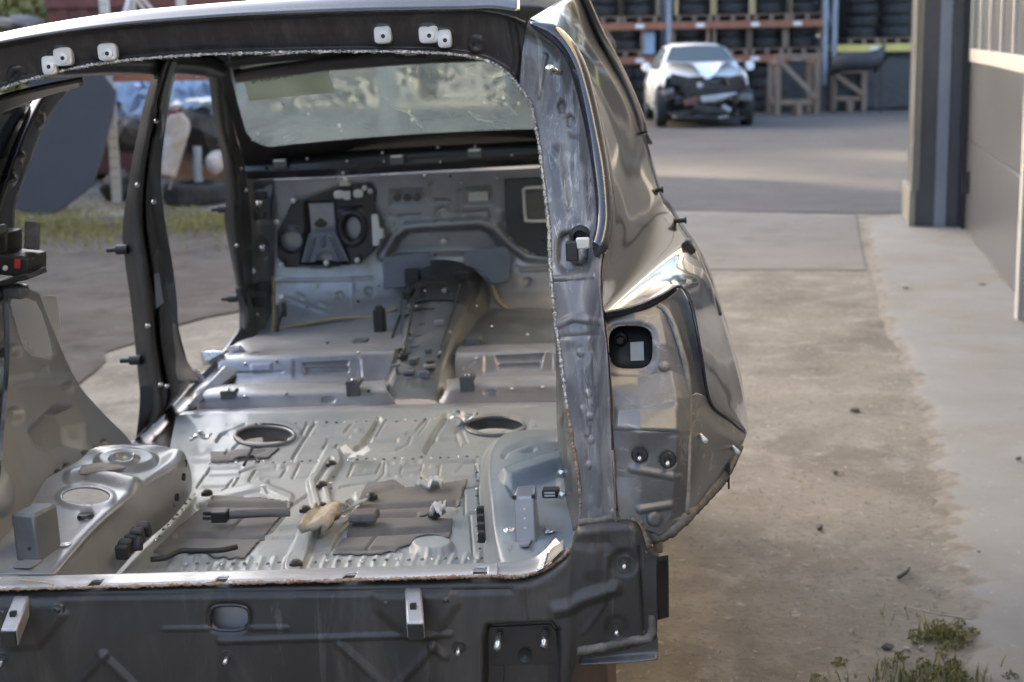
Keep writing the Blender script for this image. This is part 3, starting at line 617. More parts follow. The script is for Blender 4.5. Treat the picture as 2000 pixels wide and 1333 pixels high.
# glossy channel outside the pocket and outer bumper flange
rows = [[(1284, 597, .245), (1305, 580, .265), (1327, 562, .28)], [(1312, 632, .22), (1332, 612, .285), (1352, 607, .275)], [(1332, 692, .205), (1350, 684, .28), (1368, 692, .27)], [(1346, 772, .19), (1364, 768, .27), (1387, 784, .31)]]
patch('lamp_channel', rows, 30, 70, M['pillar'], car, thick=.003)
rows = [[(1346, 772, .19), (1366, 770, .25), (1390, 790, .32), (1424, 818, .40), (1456, 846, .50)], [(1346, 850, .145), (1370, 858, .20), (1400, 862, .29), (1425, 866, .36), (1447, 868, .44)], [(1344, 950, .125), (1360, 946, .17), (1385, 940, .26), (1400, 936, .32), (1413, 930, .37)], [(1342, 1004, .12), (1346, 1002, .14), (1350, 1000, .16), (1354, 996, .18), (1358, 990, .20)]]
feats = [('e', [(1375, 775), (1450, 840), (1440, 862), (1400, 840), (1362, 800)], .015, 8)]
patch('bumper_flange', rows, 60, 90, M['pocket'], car, feats=feats, thick=.003)
# sealant beads
def bead(pts, r, mat='sealant', name='sealant_bead', push=0.0):
    n_ = max(24, len(pts) * 9); q = spl(pts, n_)
    return MB().tube([P(a + random.uniform(-.3, .3), b_ + random.uniform(-.3, .3), c - .002 + push) for a, b_, c in q], [r * random.uniform(.88, 1.12) for _ in q], 6).build(name, M[mat], car, smooth=True)
bead([(1284, 596, .243), (1305, 612, .24), (1330, 680, .205), (1343, 735, .195), (1346, 790, .18), (1345, 850, .145), (1344, 920, .13), (1342, 1002, .12)], .0055)
bead([(1442, 872, .43), (1412, 930, .36), (1385, 962, .27), (1356, 992, .19), (1340, 1010, .12), (1310, 1036, .1), (1280, 1048, .09), (1262, 1045, .085), (1245, 1025, .075), (1222, 1017, .07)], .0125, 'band_seal', push=.006)
bead([(1208, 1020, .07), (1195, 1012, .065), (1170, 1018, .063), (1148, 1020, .062), (1132, 1022, .064)], .007, 'band_seal', push=.003)
bead([(1195, 880, .088), (1198, 940, .078), (1200, 985, .07), (1196, 1000, .065)], .0035)
bead([(1245, 1030, .075), (1262, 1060, .06), (1258, 1090, .055), (1266, 1160, .05), (1272, 1238, .045), (1230, 1252, .045), (1180, 1263, .045), (1128, 1272, .045)], .0085, 'band_seal', push=-.003)

# ---- rear panel
top = [(-90, 1158), (200, 1149), (450, 1142), (700, 1137), (900, 1131), (1000, 1131), (1060, 1117), (1112, 1080), (1134, 1030), (1200, 1020), (1240, 1022), (1264, 1062), (1284, 1082)]
bot = [(-90, 1460), (200, 1460), (450, 1460), (700, 1460), (900, 1460), (985, 1460), (1050, 1460), (1098, 1400), (1126, 1292), (1180, 1278), (1228, 1266), (1262, 1256), (1283, 1246)]
rows = []
for t in (0, .05, .12, .3, .5, .7, .85, 1):
    rows.append([(a[0] * (1 - t) + b_[0] * t, a[1] * (1 - t) + b_[1] * t, .05 - .012 * math.sin(t * 2.6) + (.012 if t == 0 else 0)) for a, b_ in zip(top, bot)])
slot = ell(448, 1207, 37, 22, 36, 3.0)
feats = [('e', ell(448, 1207, 44, 29, 36, 3), .006, 6), ('l', [(430, 1252), (880, 1238)], 3, -.005, 6), ('l', [(320, 1228), (560, 1226)], 2, -.004, 5), ('l', [(662, 1256), (760, 1345)], 5, -.006, 7), ('l', [(845, 1262), (770, 1345)], 5, -.006, 7), ('l', [(845, 1262), (870, 1282)], 5, -.006, 7),
         ('l', [(200, 1278), (270, 1345)], 5, -.006, 7), ('l', [(205, 1278), (140, 1345)], 5, -.006, 7), ('e', [(730, 1160), (880, 1155), (895, 1180), (850, 1245), (800, 1245), (735, 1190)], -.006, 10), ('e', [(-40, 1180), (110, 1176), (130, 1200), (80, 1262), (20, 1265), (-40, 1220)], -.006, 10),
         ('l', [(1085, 1190), (1112, 1186), (1140, 1168), (1200, 1150)], 7, -.012, 14), ('l', [(1020, 1140), (1028, 1215)], 2, -.003, 4), ('l', [(1155, 1040), (1160, 1110)], 14, -.006, 18), ('l', [(1185, 1085), (1180, 1180), (1140, 1235)], 2, -.004, 5), ('e', ell(1220, 1098, 24, 24), .006, 8), ('e', ell(1205, 1225, 22, 22), .006, 8),
         ('e', [(945, 1250), (952, 1222), (1078, 1216), (1092, 1232), (1096, 1460), (944, 1460)], .03, 7), ('e', [(60, 1160), (1000, 1148), (1000, 1156), (60, 1168)], .006, 8), ('l', [(1248, 1070), (1258, 1230)], 3, .004, 4), ('e', ell(1150, 1060, 40, 10), .004, 12)]
MB().tube([P(448 + 40 * math.cos(t_) * (abs(math.cos(t_)) ** -.34 if abs(math.cos(t_)) > .01 else 1), 1207 + 25 * math.sin(t_) * (abs(math.sin(t_)) ** -.34 if abs(math.sin(t_)) > .01 else 1), .045) for t_ in np.linspace(0, 2 * math.pi, 60)], .004, 6, caps=False).build('slot_rim', M['satin'], car, smooth=True)
rp = patch('rear_panel', rows, 460, 120, M['panel'], car, feats=feats, holes=[slot], thick=.003)
rows = [[(380, 1180, .075), (520, 1176, .075)], [(380, 1255, .075), (520, 1250, .075)]]
patch('inner_panel', rows, 3, 3, M['front'], car)
# lower flange and bumper corner pieces on the right
rows = [[(1128, 1274, .045), (1180, 1265, .045), (1230, 1254, .045), (1284, 1243, .045)], [(1130, 1288, .07), (1180, 1280, .07), (1230, 1272, .07), (1286, 1268, .07)], [(1132, 1300, .06), (1180, 1298, .06), (1230, 1296, .06), (1284, 1290, .06)]]
patch('lower_flange', rows, 30, 12, M['pocket'], car, thick=.003)
rows = [[(1280, 1088, .10), (1302, 1084, .12)], [(1282, 1130, .10), (1303, 1128, .12)], [(1284, 1210, .10), (1303, 1204, .12)]]
patch('plastic_flap', rows, 6, 10, M['black'], car, thick=.004)
c = P(1285, 1066, .1); bevel(MB().box(c, (.016, .02, .022)).build('flap_clip', M['wood'], car), .003)
# studs with washers
def stud(px, py, y, L=.022, tilt=-.2, ring=.015, mat='steel', r=.0038):
    c = P(px, py, y); o = MB().lathe([(ring, .004), (ring, -.001), (ring * .8, -.004), (r * 1.5, -.004)], c, 'y', 20).build('stud', M['satin'], car)
    MB().tube([c + Vector((0, .004, 0)), c + Vector((.000, -L, L * tilt))], r, 10).build('stud_thread', M[mat], o, smooth=True)
    return o
for x, y, d in ((1250, 888, .088), (1304, 898, .09), (1220, 1098, .048), (1205, 1226, .046), (897, 1264, .04), (445, 1282, .04), (8, 1286, .04)): stud(x, y, d)
for x, y in ((755, 1178), (871, 1173), (818, 1226), (6, 1196), (114, 1191), (67, 1243)): stud(x, y, .043, .006, 0, .0135, 'satin', .006)
for x, y, d in ((1362, 848, .19), (1425, 871, .38)):
    c = P(x, y, d); o = MB().tube([c + Vector((0, .01, 0)), c + Vector((.009, -.03, .0))], .0042, 10).build('long_stud', M['steel'], car, smooth=True)
    MB().tube([c + Vector((.0085, -.028, .0)), c + Vector((.014, -.05, .0))], .0046, 10).build('stud_cap', M['label'], o, smooth=True)
c = P(1418, 920, .36); MB().prism([c + Vector(v) for v in ((-.012, 0, -.02), (.006, 0, -.022), (.008, 0, .014), (-.002, 0, .016))], (0, .01, 0)).tube([c + Vector((.004, 0, -.02)), c + Vector((.004, 0, -.035))], .002, 6).build('bumper_clip', M['black'], car)
# bumper bars (square stubs pointing at the viewer)
for (x, y) in ((806, 1168), (40, 1183)):
    c = P(x, y, .04); lx = .016 if x > 400 else .008
    h, wd = .016, .015
    a = [c + Vector((sx * wd, .01, sz * h)) for sx, sz in ((-1, -1), (1, -1), (1, 1), (-1, 1))]
    b_ = [c + Vector((lx + sx * wd, -.075, -.032 + sz * h)) for sx, sz in ((-1, -1), (1, -1), (1, 1), (-1, 1))]
    st = MB().hexa(a + b_).build('bumper_mount', M['zinc'], car); bevel(st, .004)
    e_ = c + Vector((lx, -.0765, -.032)); MB().box(e_, (.026, .006, .026)).build('mount_end', M['black'], st)
    MB().box(c + Vector((lx * .5, -.04, -.002)), (.010, .010, .012)).build('mount_notch', M['black'], st)
# tow bracket plate
tb = MB()
pl = [P(x, y, .062) for x, y in ((951, 1250), (958, 1226), (1074, 1220), (1086, 1234), (1090, 1296), (950, 1300))]
tb.prism(pl, (0, .006, 0)).prism([P(x, y, .062) for x, y in ((950, 1300), (984, 1300), (984, 1460), (950, 1460))], (0, .006, 0)).prism([P(x, y, .062) for x, y in ((1070, 1297), (1090, 1296), (1090, 1460), (1070, 1460))], (0, .006, 0))
tbo = tb.build('tow_bracket', M['satin'], car)
for x, y in ((975, 1240), (1065, 1236)):
    c = P(x, y, .055); MB().tube([c, c + Vector((0, -.035, -.012))], .0062, 12).build('bolt', M['steel'], tbo, smooth=True)
c = P(1025, 1280, .060); MB().lathe([(.010, 0), (.010, -.003), (.012, -.004), (0, .001)], c, 'y', 20).build('bolt_hole', M['black'], tbo)
rows = [[(980, 1298, .1), (1074, 1296, .1)], [(980, 1460, .1), (1074, 1460, .1)]]; patch('recess_back', rows, 3, 3, M['front'], car)

# ---- brushed lip of the boot opening
slots = [[(x - 17, y + 7), (x - 5, y - 5), (x + 17, y - 6), (x + 8, y + 6)] for x, y in ((186, 1138), (432, 1132), (682, 1125))] + [[(922, 1122), (926, 1110), (952, 1108), (952, 1121)]]
rows = [[(-90, 1154, .048), (200, 1146, .048), (500, 1138, .048), (760, 1130, .048), (972, 1123, .048)], [(-90, 1147, .056), (200, 1139, .056), (500, 1131, .056), (760, 1123, .056), (972, 1116, .056)], [(-90, 1129, .115), (200, 1122, .115), (500, 1114, .115), (760, 1107, .115), (972, 1099, .115)]]
lip = patch('boot_lip', rows, 400, 14, M['sill'], car, holes=slots, thick=.002, smooth_rows=False)
rows = [[(-90, 1160, .07), (972, 1124, .07)], [(-90, 1132, .11), (972, 1104, .11)]]
patch('lip_inner', rows, 4, 4, M['black'], car, off=(0, 0, -.012))
rows = [[(972, 1125, .05), (1010, 1128, .05), (1050, 1118, .052), (1085, 1099, .056), (1110, 1074, .062)], [(974, 1099, .115), (1000, 1098, .115), (1035, 1092, .115), (1060, 1078, .115), (1085, 1050, .12)]]
cp = patch('lip_corner', rows, 60, 30, M['sill'], car, thick=.002, feats=[('e', ell(1003, 1110, 12, 6), .004, 3), ('l', [(978, 1104), (985, 1124)], 2, .004, 3)])
rows = [[(1046, 1120, .045), (1062, 1112, .047)], [(1056, 1094, .1), (1070, 1082, .1)]]
patch('tape_strip', rows, 12, 12, M['foil'], car, thick=.001, off=(0, 0, .003), feats=[('l', [(1050, 1100), (1066, 1098)], 2, -.002, 3)])
rows = [[(1064, 1110, .047), (1100, 1076, .056)], [(1074, 1078, .1), (1100, 1056, .105)]]
patch('masking_tape', rows, 10, 10, M['foam'], car, thick=.001, off=(0, 0, .003))

# ---- boot floor (embossed sheet)
ZF = .565
HL, HR = ell(517, 853, 58, 19), ell(967, 834, 58, 18)
FF = [('e', ell(517, 853, 72, 26), .008, 7), ('e', ell(967, 834, 72, 25), .008, 7),
      ('e', [(300, 905), (412, 903), (948, 889), (1100, 886), (1100, 780), (300, 780)], .010, 4),
      ('l', [(424, 866), (432, 854), (452, 845), (480, 836)], 4, -.010, 4), ('l', [(445, 884), (442, 893), (470, 900), (520, 886)], 3, -.008, 4),
      ('l', [(700, 880), (718, 862), (740, 826)], 9, -.014, 7), ('l', [(718, 864), (775, 864)], 5, -.014, 6), ('l', [(832, 884), (845, 860), (872, 818)], 9, -.014, 7), ('l', [(845, 862), (893, 862)], 5, -.014, 6),
      ('l', [(572, 900), (616, 830)], 4, -.008, 5), ('l', [(640, 862), (682, 858)], 3, -.008, 4), ('l', [(632, 880), (640, 868), (720, 866)], 3, -.007, 4), ('l', [(795, 850), (812, 848), (830, 824)], 3, -.007, 4), ('l', [(775, 884), (798, 872), (803, 858)], 3, -.007, 4),
      # centre rib
      ('l', [(648, 902), (620, 946), (632, 995)], 19, .020, 7), ('l', [(646, 908), (621, 948), (632, 992)], 8, -.010, 5), ('l', [(606, 1030), (572, 1115)], 17, .018, 7),
      ('l', [(660, 1045), (700, 1000)], 4, -.008, 5), ('l', [(640, 1085), (665, 1040)], 3, -.007, 4),
      # cross ribs
      ('l', [(390, 988), (560, 990)], 7, -.016, 7), ('l', [(540, 1010), (575, 984), (600, 968)], 4, -.008, 6), ('l', [(345, 1049), (512, 1051)], 7, -.016, 7), ('l', [(500, 1052), (590, 1050)], 4, -.008, 5),
      ('l', [(690, 996), (890, 986)], 6, -.016, 7), ('l', [(728, 1011), (815, 1009)], 5, -.012, 6), ('l', [(668, 1048), (880, 1036)], 8, -.016, 7), ('l', [(565, 972), (510, 950), (420, 970)], 8, .008, 8), ('l', [(700, 970), (770, 948), (850, 950)], 8, .008, 8),
      ('l', [(640, 1080), (748, 1074), (800, 1078)], 3, -.010, 5), ('l', [(715, 1076), (735, 1050)], 3, -.008, 5),
      ('e', ell(844, 1070, 40, 16), .022, 10), ('e', ell(372, 1092, 40, 12), .016, 10), ('e', ell(876, 1000, 18, 7), .010, 4),
      ('l', [(918, 1010), (924, 1085), (932, 1092)], 2, -.008, 3), ('l', [(892, 920), (905, 905), (930, 902)], 3, -.008, 4), ('l', [(405, 925), (410, 916), (470, 914)], 3, -.008, 4), ('l', [(470, 922), (500, 912), (540, 912)], 3, -.007, 4), ('l', [(435, 960), (455, 938)], 2, -.006, 4), ('l', [(735, 942), (750, 925), (752, 905)], 2, -.006, 3), ('l', [(665, 952), (735, 940)], 2, -.006, 4)]
for k in range(26):
    x = 330 + k * 25
    if not 560 < x < 600: FF.append(('l', [(x, 1112 - (x - 330) * .02), (x + 7, 1096 - (x - 330) * .02)], 4, .005, 5))
for (x, y, r_) in [(763, 905, 6), (790, 903, 6), (815, 901, 6), (755, 930, 5), (778, 932, 5), (808, 930, 5), (846, 912, 7), (708, 918, 5), (490, 940, 5), (520, 942, 5), (548, 912, 6), (505, 936, 4), (460, 900, 5), (560, 868, 5), (700, 845, 5)]:
    FF.append(('e', ell(x, y, r_, r_ * .45), random.choice((-.006, .006)), 3))
def loop_(pts): return pts + [pts[0]]
for pts in ([(600, 832), (690, 829), (672, 850), (590, 854)], [(752, 828), (838, 824), (818, 852), (736, 856)], [(470, 868), (560, 864), (540, 878), (455, 882)], [(890, 850), (900, 842), (912, 868), (900, 880)], [(660, 872), (702, 870), (690, 884), (652, 886)], [(400, 930), (470, 928), (455, 950), (385, 952)], [(500, 918), (560, 915), (548, 932), (488, 936)], [(690, 905), (745, 902), (735, 925), (680, 930)], [(860, 905), (930, 900), (932, 930), (855, 936)], [(480, 1010), (560, 1006), (530, 1040), (445, 1044)], [(620, 1050), (660, 1046), (648, 1072), (606, 1078)], [(905, 955), (935, 950), (936, 1000), (908, 1004)], [(785, 912), (825, 910), (820, 922), (782, 924)], [(585, 905), (625, 903), (612, 930), (572, 934)]):
    FF.append(('l', loop_(pts), 1.6, -.008, 2.4))
FF = [(f_[0], f_[1], f_[2] * .6, min(f_[3], 5)) if f_[0] == 'e' else ((f_[0], f_[1], max(1.5, f_[2] * .6), f_[3] * .75, 2.6) if f_[3] < 0 else (f_[0], f_[1], f_[2], f_[3] * .6, 4)) for f_ in FF]
near = [(60, 1250), (330, 1244), (600, 1236), (850, 1230), (1060, 1226)]
rows_f = [[(x, y, ZF) for x, y in near], [(120, 1124, ZF), (330, 1118, ZF), (600, 1110, ZF), (850, 1103, ZF), (1040, 1098, ZF)], [(300, 980, ZF), (460, 975, ZF), (650, 970, ZF), (840, 964, ZF), (1060, 958, ZF)], [(330, 890, ZF), (500, 884, ZF), (680, 880, ZF), (860, 874, ZF), (1090, 868, ZF)], [(345, 815, ZF), (520, 812, ZF), (700, 808, ZF), (900, 803, ZF), (1100, 798, ZF)]]
fl = patch('boot_floor', rows_f, 520, 260, M['floor'], car, 'z', feats=FF, holes=[HL, HR], smooth_rows=False)
for nm, poly in (('a', [(418, 974), (500, 974), (572, 984), (556, 1000), (548, 1012), (476, 1094), (330, 1090), (300, 1080), (352, 1030)]), ('b', [(716, 946), (768, 944), (792, 958), (912, 940), (897, 990), (696, 994)]), ('c', [(700, 1012), (884, 1016), (878, 1052), (820, 1060), (740, 1086), (648, 1086)]), ('d', [(412, 890), (548, 880), (524, 900), (412, 905)]), ('e', [(700, 998), (860, 992), (830, 1010), (690, 1010)])):
    patch('damping_mat', rows_f, 380, 190, M['mat'], car, 'z', feats=FF, smooth_rows=False, clip=poly, off=(0, 0, .004), thick=.003)
for x, y in ((647, 907), (628, 948), (630, 990), (596, 996), (726, 970), (848, 1006), (578, 1102), (404, 964)):
    c = Pz(x, y, ZF + .012); MB().lathe([(.014, -.004), (.013, .004), (.007, .009), (0, .009)], c, 'z', 14).build('floor_plug', M['black'], car)
for (x0_, y0_, x1_, y1_, n_) in ((400, 905, 940, 891, 30), (350, 1102, 950, 1090, 26), (610, 1000, 580, 1100, 8), (655, 905, 640, 990, 8), (430, 830, 900, 818, 24), (930, 900, 935, 1080, 12), (385, 960, 300, 1060, 10)):
    for k in range(n_):
        t = (k + .5) / n_; x, y = x0_ + (x1_ - x0_) * t + random.uniform(-2, 2), y0_ + (y1_ - y0_) * t + random.uniform(-2, 2)
        MB().lathe([(0, .0015), (.0035, .001), (.0045, -.002)], Pz(x, y, ZF + .006), 'z', 8).build('spot_weld', M['tunnel'] if k % 3 else M['steel'], fl, smooth=True)
for hp_ in (HL, HR):
    q_ = [Pz(x, y, ZF + .010) for x, y in hp_]; MB().tube(q_ + q_[:1], .006, 6, caps=False).build('hole_rim', M['tunnel'], fl, smooth=True)
    lip_ = [Pz(x, y, ZF + .008) for x, y in hp_]; n_ = len(lip_); mesh_obj('hole_flange', lip_ + [v_ - Vector((0, 0, .03)) for v_ in lip_], [(k, (k + 1) % n_, n_ + (k + 1) % n_, n_ + k) for k in range(n_)], M['tunnel'], fl)
# strip where the boot floor ends
rows = [[(330, 826, 1.82), (700, 816, 1.82), (1100, 806, 1.82)], [(340, 815, 1.84), (700, 805, 1.84), (1100, 795, 1.84)], [(355, 806, 1.87), (700, 797, 1.87), (1100, 788, 1.87)], [(365, 800, 1.93), (700, 792, 1.93), (1100, 784, 1.93)]]
patch('floor_kick_up', rows, 60, 16, M['front'], car, thick=.002)

# ---- rear seat and front seat cross members
rows = [[(372, 806, 1.92), (500, 802, 1.92), (640, 799, 1.92), (740, 797, 1.92), (775, 792, 1.93)], [(374, 790, 1.94), (500, 786, 1.94), (640, 784, 1.94), (740, 780, 1.94), (765, 775, 1.95)], [(380, 772, 1.965), (500, 769, 1.965), (640, 766, 1.965), (735, 763, 1.965), (755, 760, 1.97)], [(390, 760, 2.02), (500, 757, 2.02), (640, 754, 2.02), (735, 750, 2.02), (752, 748, 2.03)], [(400, 752, 2.10), (500, 750, 2.10), (640, 747, 2.10), (735, 744, 2.10), (752, 742, 2.10)]]
patch('rear_cross_member', rows, 150, 40, M['front'], car, feats=[('e', ell(640, 782, 12, 6), .012, 4), ('l', [(385, 770), (410, 766)], 3, .006, 4)], thick=.002)
rows = [[(850, 796, 1.93), (880, 793, 1.92), (960, 789, 1.92), (1100, 783, 1.92)], [(862, 778, 1.95), (885, 776, 1.94), (960, 772, 1.94), (1100, 768, 1.94)], [(872, 760, 1.97), (895, 757, 1.965), (960, 754, 1.965), (1100, 752, 1.965)], [(872, 750, 2.03), (900, 745, 2.02), (960, 743, 2.02), (1100, 740, 2.02)], [(872, 742, 2.1), (900, 738, 2.1), (960, 736, 2.1), (1100, 734, 2.1)]]
patch('rear_cross_member', rows, 110, 40, M['front'], car, feats=[('e', ell(958, 769, 11, 6), .012, 4)], thick=.002)
rows = [[(415, 756, 2.18), (560, 750, 2.18), (760, 743, 2.2)], [(420, 740, 2.22), (560, 734, 2.22), (762, 727, 2.22)], [(430, 706, 2.26), (560, 699, 2.26), (768, 690, 2.26)], [(438, 694, 2.32), (560, 688, 2.32), (770, 680, 2.32)], [(445, 688, 2.42), (560, 680, 2.42), (772, 670, 2.42)]]
patch('front_cross_member', rows, 160, 50, M['grey'], car, feats=[('e', [(592, 712), (678, 708), (678, 728), (596, 734)], .018, 4), ('l', [(596, 718), (676, 716)], 3, -.012, 4), ('e', [(490, 712), (530, 710), (530, 724), (490, 726)], -.004, 3), ('l', [(702, 704), (704, 736)], 2, .006, 3), ('l', [(460, 730), (550, 727)], 2, .006, 3), ('e', [(572, 704), (700, 698), (700, 740), (572, 744)], .005, 3)], thick=.002)
rows = [[(885, 746, 2.2), (960, 742, 2.18), (1100, 736, 2.18)], [(888, 728, 2.22), (960, 725, 2.22), (1100, 720, 2.22)], [(890, 696, 2.26), (960, 693, 2.26), (1100, 688, 2.26)], [(892, 686, 2.32), (960, 683, 2.32), (1100, 678, 2.32)], [(895, 676, 2.42), (960, 674, 2.42), (1100, 670, 2.42)]]
patch('front_cross_member', rows, 110, 50, M['grey'], car, feats=[('e', [(968, 698), (1060, 694), (1054, 720), (974, 722)], .018, 4), ('l', [(974, 712), (1052, 709)], 3, -.012, 4), ('e', [(945, 690), (1080, 684), (1080, 728), (945, 734)], .006, 3), ('l', [(908, 720), (926, 706)], 2, .006, 3)], thick=.002)
for x, y, d in ((445, 776, 1.955), (690, 757, 1.955), (912, 748, 1.955)):
    c = P(x, y, d); br = MB().box(c + Vector((0, .02, .012)), (.045, .05, .014)).box(c + Vector((0, -.004, -.012)), (.042, .006, .04)).build('seat_bracket', M['tunnel'], car); bevel(br, .004)
    MB().lathe([(0, .004), (.006, .002), (.008, 0)], c + Vector((0, .012, .021)), 'z', 12).build('bolt', M['steel'], br)
for x, y, d in ((705, 672, 2.45), (480, 690, 2.45), (925, 668, 2.45)):
    c = P(x, y, d); br = MB().box(c, (.05, .05, .03)).build('seat_bracket', M['tunnel'], car); bevel(br, .004)
# front floor pans and tunnel
rows = [[(440, 700, 2.30), (600, 692, 2.30), (790, 680, 2.30)], [(455, 672, 2.55), (600, 662, 2.55), (790, 650, 2.55)], [(500, 655, 2.75), (620, 648, 2.75), (795, 630, 2.75)], [(505, 640, 2.93), (640, 630, 2.93), (800, 600, 2.93)]]
patch('front_floor', rows, 90, 50, M['front'], car, feats=[('e', ell(565, 652, 8, 3), .01, 3), ('e', ell(630, 651, 8, 3), .01, 3), ('e', ell(680, 637, 8, 3), .01, 3), ('e', ell(658, 667, 8, 3), .01, 3), ('l', [(570, 672), (615, 660)], 14, -.006, 5), ('l', [(580, 666), (600, 661)], 3, .005, 3)])
rows = [[(880, 692, 2.3), (980, 690, 2.3), (1100, 688, 2.3)], [(890, 660, 2.55), (980, 656, 2.55), (1100, 650, 2.55)], [(900, 630, 2.75), (980, 625, 2.75), (1100, 620, 2.75)], [(905, 605, 2.93), (985, 600, 2.93), (1100, 600, 2.93)]]
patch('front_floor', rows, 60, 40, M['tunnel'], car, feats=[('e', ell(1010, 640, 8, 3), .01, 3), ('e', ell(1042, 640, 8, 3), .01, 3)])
rows = [[(733, 799, 1.90), (752, 790, 1.93), (764, 783, 1.94), (805, 779, 1.94), (846, 782, 1.94), (856, 788, 1.93), (872, 797, 1.90)],
        [(742, 775, 2.05), (758, 755, 2.07), (768, 748, 2.08), (808, 744, 2.08), (850, 747, 2.08), (862, 756, 2.07), (880, 774, 2.05)],
        [(752, 750, 2.18), (772, 716, 2.2), (784, 706, 2.2), (822, 701, 2.2), (862, 704, 2.2), (876, 718, 2.2), (890, 748, 2.18)],
        [(765, 708, 2.42), (786, 660, 2.45), (798, 650, 2.45), (838, 644, 2.45), (882, 648, 2.45), (896, 664, 2.45), (906, 704, 2.42)],
        [(775, 660, 2.66), (793, 606, 2.7), (806, 596, 2.7), (845, 588, 2.7), (900, 593, 2.7), (916, 612, 2.7), (928, 660, 2.66)],
        [(782, 610, 2.88), (798, 560, 2.92), (812, 548, 2.92), (850, 536, 2.92), (914, 546, 2.92), (938, 572, 2.92), (958, 620, 2.88)],
        [(784, 575, 3.03), (803, 536, 3.04), (818, 524, 3.04), (852, 510, 3.04), (910, 518, 3.04), (945, 545, 3.04), (966, 590, 3.03)]]
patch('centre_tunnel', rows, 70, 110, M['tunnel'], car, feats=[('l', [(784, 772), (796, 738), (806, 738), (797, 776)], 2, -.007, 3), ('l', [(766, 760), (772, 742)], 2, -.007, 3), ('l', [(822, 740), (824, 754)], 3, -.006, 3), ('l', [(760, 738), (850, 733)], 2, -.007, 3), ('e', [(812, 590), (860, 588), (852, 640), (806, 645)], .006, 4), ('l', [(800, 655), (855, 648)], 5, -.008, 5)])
for x, y, d, s3 in ((805, 540, 2.92, (.05, .05, .05)), (905, 545, 2.92, (.05, .05, .05)), (835, 600, 2.7, (.09, .14, .012)), (800, 575, 2.8, (.03, .06, .03)), (880, 600, 2.75, (.02, .03, .04)), (865, 630, 2.6, (.015, .015, .02)), (797, 620, 2.62, (.02, .02, .025)), (842, 558, 2.85, (.10, .08, .03))):
    bevel(MB().box(P(x, y, d), s3, Matrix.Rotation(random.uniform(-.3, .3), 3, 'Z')).build('tunnel_bracket', M['black'], car), .004)
patch('tunnel_cover', [rows[4][1:6], rows[5][1:6], rows[6][1:6]], 30, 30, M['satin'], car, off=(0, -.003, .005), thick=.002)
rs_ = random.Random(12)
for k in range(34):
    t = rs_.random(); x = 772 + 50 * t + rs_.uniform(0, 80); y = 730 - 195 * t + rs_.uniform(-8, 8); dd = 2.1 + .85 * t
    s3 = (rs_.uniform(.008, .035), rs_.uniform(.01, .04), rs_.uniform(.006, .022))
    bevel(MB().box(P(x, y, dd) + Vector((0, 0, .004)), s3, Matrix.Rotation(rs_.uniform(-.5, .5), 3, 'Z')).build('tunnel_fitting', M[rs_.choice(('black', 'tunnel', 'satin', 'bluesteel', 'grey'))], car), .002)
for pts in ([(790, 690, 2.25), (800, 640, 2.45), (808, 600, 2.62), (822, 560, 2.8)], [(858, 700, 2.2), (872, 650, 2.42), (888, 605, 2.62), (900, 560, 2.8)], [(760, 700, 2.3), (768, 660, 2.5), (782, 620, 2.66)]):
    MB().tube([P(*q_) + Vector((0, -.004, .006)) for q_ in spl(pts, 16)], .005, 7).build('brake_pipe', M['satin'], car, smooth=True)
for (x, y, dd) in [(782, 700, 2.2), (860, 690, 2.2), (800, 655, 2.42), (880, 650, 2.42), (812, 600, 2.66), (890, 598, 2.66), (830, 570, 2.78), (905, 560, 2.86), (798, 585, 2.8), (930, 600, 2.8), (700, 690, 2.25), (540, 706, 2.25), (480, 712, 2.25), (930, 702, 2.25), (1070, 690, 2.25), (560, 770, 1.955), (480, 776, 1.955), (720, 765, 1.955), (1000, 762, 1.955), (1060, 758, 1.955), (620, 560, 3.0), (600, 600, 2.97), (700, 590, 2.98), (740, 560, 3.0), (760, 420, 3.02), (900, 360, 3.01), (830, 345, 3.01), (880, 345, 3.01), (970, 350, 3.01), (850, 500, 3.03), (1010, 520, 3.03), (1060, 470, 3.02), (655, 350, 2.97), (1000, 305, 2.93), (860, 318, 2.93), (700, 325, 2.93), (520, 330, 2.93), (960, 640, 2.6), (1030, 655, 2.5), (545, 690, 2.4), (640, 672, 2.45)]:
    MB().lathe([(0, -.005), (.004, -.004), (.0055, .003)], P(x, y, dd) + Vector((0, -.004, .002)), 'y', 8).build('glint_bolt', M[random.choice(('steel', 'steel', 'zinc', 'black'))], car, smooth=True)  # bolt heads added to stand in for scattered interior glints
bevel(MB().box(P(742, 632, 2.62), (.035, .05, .10)).box(P(740, 612, 2.62), (.02, .03, .05)).build('wiring_connector', M['black'], car), .004)
MB().tube([P(540, 655, 2.8), P(545, 630, 2.8), P(556, 598, 2.82)], .004, 6).box(P(555, 605, 2.82), (.014, .014, .05)).build('cable_end', M['black'], car)

